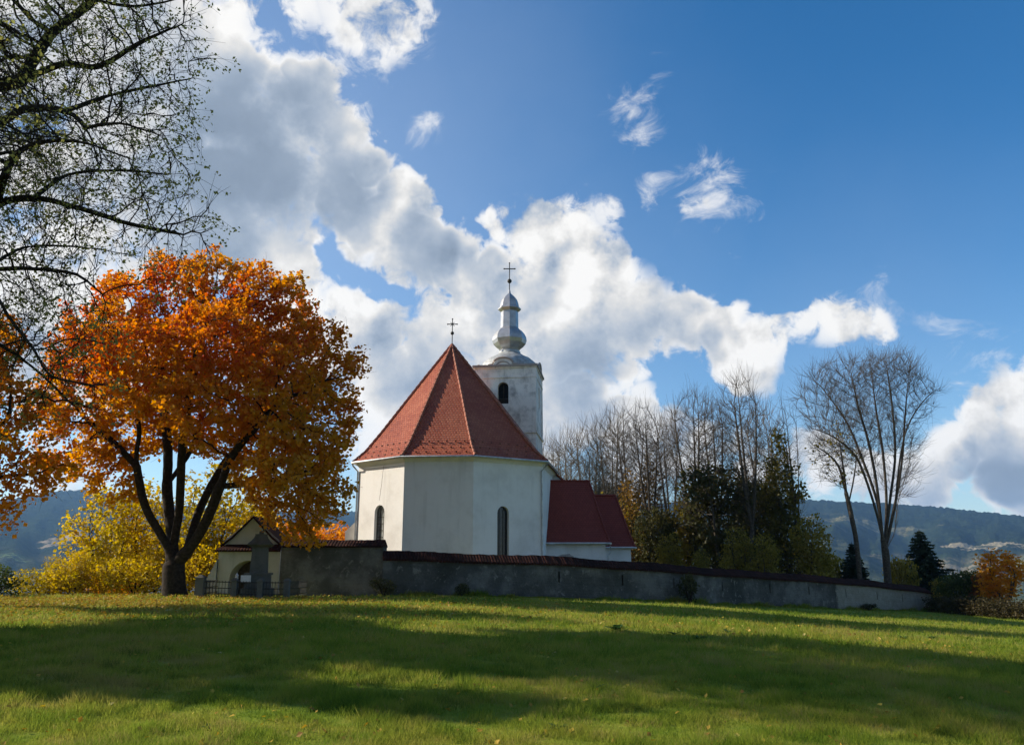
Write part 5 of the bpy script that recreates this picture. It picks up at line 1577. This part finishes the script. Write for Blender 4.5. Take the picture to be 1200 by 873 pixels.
def fit(me, h0, r0, name, lab, cat, px, top, Y, wpx, rot=0.0, group=None):
    sx = wpx * Y / F0 / (2 * r0); sz = height_to(px, top, Y) / h0
    return plant(me, name, lab, cat, spot(px, Y), group, rot, (sx, sx, sz))
def right_edge():
    sp1 = spruce(71, 8.0, 2.8)
    Y = 82
    fit(sp1, 8.0, 2.6, 'spruce_tree', 'dark blue green spruce beyond the end of the wall', 'tree', 1085, 620, Y, 76, 0)
    Y = 78
    sp2 = spruce(72, 8.0, 2.7)
    fit(sp2, 8.0, 2.5, 'spruce_tree', 'small dark spruce behind the wall below the leaning tree', 'tree', 1003, 634, Y, 44, 1)
    b1 = bush(73, 4.2, 2.4, 'leaf_green', .2, 12, 220); b2 = bush(74, 3.4, 2.2, 'leaf_red', .2, 11, 200); b3 = bush(75, 2.6, 2.2, 'leaf_olive', .18, 11, 200)
    b4 = bush(76, 2.0, 2.3, 'leaf_scrub', .16, 9, 200)
    fit(b1, 4.1, 2.2, 'bush', 'green bush right of the spruce by the wall end', 'bush', 1128, 664, 72, 56, 0)
    fit(b2, 3.3, 2.0, 'bush', 'russet bush between the green bush and the orange tree', 'bush', 1156, 668, 70, 40, 0)
    fit(b3, 2.5, 2.0, 'bush', 'yellow green bush touching the end of the wall', 'bush', 1103, 680, 76, 30, 1)
    fit(b3, 2.5, 2.0, 'bush', 'olive bush behind the wall at the foot of the many stemmed tree', 'bush', 1054, 657, 80, 40, 2)
    fit(b3, 2.5, 2.0, 'bush', 'olive bush behind the wall left of the small spruce', 'bush', 975, 654, 80, 40, 3)
    ot = leafy_tree(77, 6.0, 1.9, .12, 'leaf_orange', 420, .13, .22, 14, .5, cone=False, step=.30, nlimbs=5)
    fit(ot, 5.9, 1.8, 'orange_tree', 'small orange autumn tree at the right edge of the meadow', 'tree', 1178, 640, 66, 72, 0)
    # low scrub along the meadow's edge
    lst = [(1108, 68, .9, b4, 'low brown scrub bush under the wall end'), (1128, 65, 1.0, b4, 'low brown scrub bush in front of the green bush'), (1150, 63, .95, b4, 'low brown scrub bush in front of the russet bush'),
           (1172, 61, .8, b4, 'low brown scrub bush at the foot of the orange tree'), (1197, 60, 1.0, b4, 'low brown scrub bush at the right edge of the picture'), (1228, 66, .8, b1, 'green bush cut by the right edge')]
    for i, (px, Y, s, me, lab) in enumerate(lst):
        plant(me, 'bush', lab, 'bush', spot(px, Y), 'scrub along the meadow edge', i * 1.3, (s, s, s * .75))
    # shrubs at the wall's foot
    w1 = bush(78, 1.3, .9, 'leaf_dark', .10, 9, 110, 5, .22, step=.18); 
    for px, Y, s, lab in ((449, 43.0, .8, 'dark shrub at the foot of the step in the wall'), (541, 44.0, .6, 'small dark shrub at the wall foot under the apse'), (808, 50.2, (1.0, 1.0, 1.45), 'upright dark shrub at the wall foot under the trees'),
                     (1016, 62.8, (.9, .9, .45), 'low shrub at the foot of the pale wall stretch')):
        plant(w1, 'shrub', lab, 'shrub', spot(px, Y, .05), None, px, s)
right_edge()

# trees that stand outside the picture to the left and shade the meadow
def shade_trees():
    me = leafy_tree(81, 22, 6.4, .24, 'leaf_olive', 760, .42, .46, 24, .85, keep=.7, lum=(24, .17, .29))
    for x, y, s, lab in ((-24.6, 22.6, 1.0, 'tall olive tree beyond the left edge shading the meadow'), (-17.8, 15.6, .52, 'lower olive tree beyond the left edge beside the tall one')):
        plant(me, 'leafy_tree', lab, 'tree', (x, y, gz(x, y) - .1), None, x, s)
shade_trees()

# ------------------------------------------------------------------ grass, litter, weeds
def build_grass():
    rng = np.random.RandomState(91)
    n = 1150000
    # denser near the camera, thinning with distance
    u = rng.rand(n)
    y0, y1 = 4.5, 64.0
    Y = 1.0 / (1 / y0 + u * (1 / y1 - 1 / y0))
    half = 0.70 * Y + 6.5
    X = (rng.rand(n) * 2 - 1) * half
    # tufts: pull blades together
    tuft = np.sin(X * 3.1 + 1.7 * np.sin(Y * 2.3)) * np.sin(Y * 2.7 + 1.3 * np.sin(X * 1.9)) + .6 * np.sin(X * 7.3 + Y * 5.1) * np.sin(Y * 6.7 - X * 3.3)
    keep = (outside(X, Y) < .5)
    # stay off the churchyard
    keep &= ~((Y > 43.2 + np.maximum(0, X) * .80) & (X > -16))
    def lattice(x, y, cell, seed):
        r = np.random.RandomState(seed).rand(257, 257)
        fx, fy = x / cell + 1000, y / cell + 1000
        i, j = np.floor(fx).astype(int), np.floor(fy).astype(int); tx, ty = fx - i, fy - j
        tx, ty = tx * tx * (3 - 2 * tx), ty * ty * (3 - 2 * ty)
        g_ = lambda a, b: r[a % 257, b % 257]
        return (g_(i, j) * (1 - tx) + g_(i + 1, j) * tx) * (1 - ty) + (g_(i, j + 1) * (1 - tx) + g_(i + 1, j + 1) * tx) * ty
    patch = .5 * lattice(X, Y, .22, 1) + .3 * lattice(X, Y, .6, 2) + .35 * lattice(X, Y, 1.7, 3) - .075
    tuft = tuft * .5 + (lattice(X, Y, .35, 4) - .45) * 2.4
    keep &= rng.rand(n) < .25 + 1.5 * lattice(X, Y, .3, 5)
    X, Y, tuft, patch = X[keep], Y[keep], tuft[keep], patch[keep]
    # rank growth along the foot of the wall
    k2 = rng.randint(0, int(len(WALLQ) * .62), 16000); dd = .02 + .55 * rng.rand(16000) ** 1.6
    WX, WY = WALLQ[k2, 0] + WALLN[k2, 0] * dd + rng.normal(0, .08, 16000), WALLQ[k2, 1] + WALLN[k2, 1] * dd
    nw = len(WX); nm = len(X)
    clump = lattice(WX, WY, .9, 6)
    X, Y, tuft, patch = np.r_[X, WX], np.r_[Y, WY], np.r_[tuft, 0 * WX], np.r_[patch, .35 + .3 * lattice(WX, WY, .5, 7)]
    n = len(X); Z = ground(X, Y)
    sc = np.clip(Y / 9.0, .8, 5.0)
    h = (.035 + .05 * rng.rand(n)) * (1 + .62 * np.clip(tuft, -1, 1.6)) * np.clip(sc, 1, 1.7)
    h[nm:] = (.06 + .42 * np.clip(clump - .35, 0, 1) * 1.6) * (.5 + .8 * rng.rand(nw))
    w = .0040 * sc ** 1.05 * (.7 + .6 * rng.rand(n))
    a = rng.rand(n) * 6.283; lean = rng.normal(0, .55, (n, 2))
    dx, dy = np.cos(a) * w, np.sin(a) * w
    V = np.empty((n, 3, 3), np.float32)
    V[:, 0] = np.stack([X - dx, Y - dy, Z - .005], -1); V[:, 1] = np.stack([X + dx, Y + dy, Z - .005], -1)
    V[:, 2] = np.stack([X + lean[:, 0] * h, Y + lean[:, 1] * h, Z + h], -1)
    tag(link('grass', mesh_np('grass', V.reshape(-1, 3), [np.arange(n * 3).reshape(n, 3)], M['grass'], smooth=False, rnd=np.clip(.45 * rng.rand(n) + 1.15 * (patch - .5) + .28, 0, 1))), kind='stuff')
build_grass()

def build_litter():
    rng = np.random.RandomState(92)
    b = at(205, 701, 38)
    m1 = 15000
    X = np.concatenate([b.x + rng.normal(-3, 7.5, m1), rng.uniform(-14, 14, 3200), rng.normal(-22, 6, 1500)])
    Y = np.concatenate([b.y + rng.normal(-4, 5.5, m1), 5.5 + rng.rand(3200) ** 1.6 * 32, rng.normal(30, 5, 1500)])
    k_ = (outside(X, Y) < .5) & (Y > 5) & ~((Y > 43) & (X > -16))
    X, Y = X[k_], Y[k_]
    c = np.stack([X, Y, ground(X, Y) + .03 + np.clip(Y / 38, .2, 1.2) * .08 * rng.rand(len(X))], -1)
    V, F, rn = leaves(rng, c, np.where(Y > 22, .10, .062)[:, None], (0, 0, 2.0), .8)
    tag(link('fallen_leaves', mesh_np('fallen_leaves', V, [F], M['litter'], smooth=False, rnd=rn)), kind='stuff')
build_litter()

def build_weeds():
    rng = np.random.RandomState(93)
    def dock(seed, n=14, L=.30):
        r = np.random.RandomState(seed); V, F = [], []
        for i in range(n):
            a = r.rand() * 6.283; l = L * (.6 + .6 * r.rand()); e = .5 + .6 * r.rand(); w = l * .20
            d = np.array([math.cos(a), math.sin(a), 0]); s = np.array([-d[1], d[0], 0])
            prev = None
            for j in range(5):
                t = j / 4; p = d * l * t * .8 + np.array([0, 0, .02 + l * e * (t - .62 * t * t)]); ww = w * math.sin(math.pi * (.12 + .85 * t))
                V += [p - s * ww, p + np.array([0, 0, -.15 * ww]), p + s * ww]
                if j:
                    k_ = len(V) - 6
                    F += [(k_, k_ + 1, k_ + 4, k_ + 3), (k_ + 1, k_ + 2, k_ + 5, k_ + 4)]
        F = np.array(F)
        return mesh_np('weed_plant', np.array(V), [F], M['dock'], smooth=True, rnd=r.rand(len(F)))
    ms = [dock(1), dock(2, 10), dock(3, 18)]
    lst = [(722, 739, 2.4, 'biggest dark weed clump on the sunlit strip of meadow'), (790, 744, 1.5, 'weed clump right of the biggest one'), (820, 750, 1.5, 'weed clump at the shadow edge below its neighbours'), (852, 742, 1.4, 'weed clump right of the middle pair on the sunlit strip'), (1017, 771, 1.0, 'flat weed clump far right inside the shadow band'),
           (1060, 749, 1.6, 'weed clump on the meadow in front of the wall end'), (1092, 749, 1.6, 'weed clump farthest right in the meadow'), (698, 807, .9, 'weed tuft on the sunlit grass just below the shadow band'), (652, 856, .8, 'weed tuft in the small shadow at the bottom edge'), (245, 855, .6, 'small weed tuft in the sunlit lower left grass')]
    for i, (px, py, s, lab) in enumerate(lst):
        # meet the sloping ground along the sight line
        d = ray(px, py); t = 4.0
        for _ in range(4000):
            p = Vector((0, 0, CAM_Z)) + d * t
            if p.z <= gz(p.x, p.y): break
            t += .03
        o = link('weed_plant', ms[i % 3], None, (p.x, p.y, gz(p.x, p.y)))
        o.rotation_euler = (0, 0, i * 1.1); o.scale = (s * .62, s * .62, s * .5)
        tag(o, lab, 'weed', 'weeds in the meadow')
build_weeds()

# ------------------------------------------------------------------ far village
def build_village():
    def hmesh(wm, rm):
        w = MB(); w.prism([(-5, -4), (5, -4), (5, 4), (-5, 4)], -3, 5)
        w.face([(5, -4, 5), (5, 4, 5), (5, 0, 9)]); w.face([(-5, 4, 5), (-5, -4, 5), (-5, 0, 9)])
        r = MB(); r.face([(-5.6, -4.6, 4.7), (5.6, -4.6, 4.7), (5.6, 0, 9.3), (-5.6, 0, 9.3)]); r.face([(5.6, 4.6, 4.7), (-5.6, 4.6, 4.7), (-5.6, 0, 9.3), (5.6, 0, 9.3)])
        return w, r
    w, r = hmesh(0, 0)
    wo = w.build('wall', M['house'], None); ro = r.build('roof', M['house_roof'], None)
    lst = [(1108, 660.5), (1116, 661), (1124, 660), (1133, 661.5), (1147, 660), (1155, 661), (1163, 660.3), (968, 661), (977, 662)]
    labs = ['leftmost pale house of the far village seen right of the spruce', 'second pale house from the left in the far village right of the spruce', 'third pale house from the left in the far village right of the spruce', 'fourth pale house from the left in the far village right of the spruce', 'third pale house from the right in the far village beside the orange tree',
            'second pale house from the right in the far village beside the orange tree', 'pale far house closest to the orange tree', 'far pale house seen left of the small spruce', 'far pale house closest to the small spruce']
    me_w, me_r = wo.data, ro.data
    bpy.data.objects.remove(wo); bpy.data.objects.remove(ro)
    dg = bpy.context.evaluated_depsgraph_get()
    for i, ((px, py), lab) in enumerate(zip(lst, labs)):
        d = ray(px, py)
        hit, loc, *_ = S.ray_cast(dg, Vector((0, 0, CAM_Z)) + d.normalized() * 600, d.normalized()) if False else (False, None)
        az = math.atan2(d.x, d.y); R = 1480 + (i * 37 % 60)
        x, y = R * math.sin(az), R * math.cos(az); zg = gz(x, y)
        t = thing('village_house', lab, 'house', (x, y, CAM_Z + R * d.z / math.hypot(d.x, d.y)), 'houses of the far village')
        t.location.z = max(zg, min(t.location.z, zg + 4))
        t.rotation_euler = (0, 0, i * .7)
        link('wall', me_w, t); link('roof', me_r, t)
build_village()
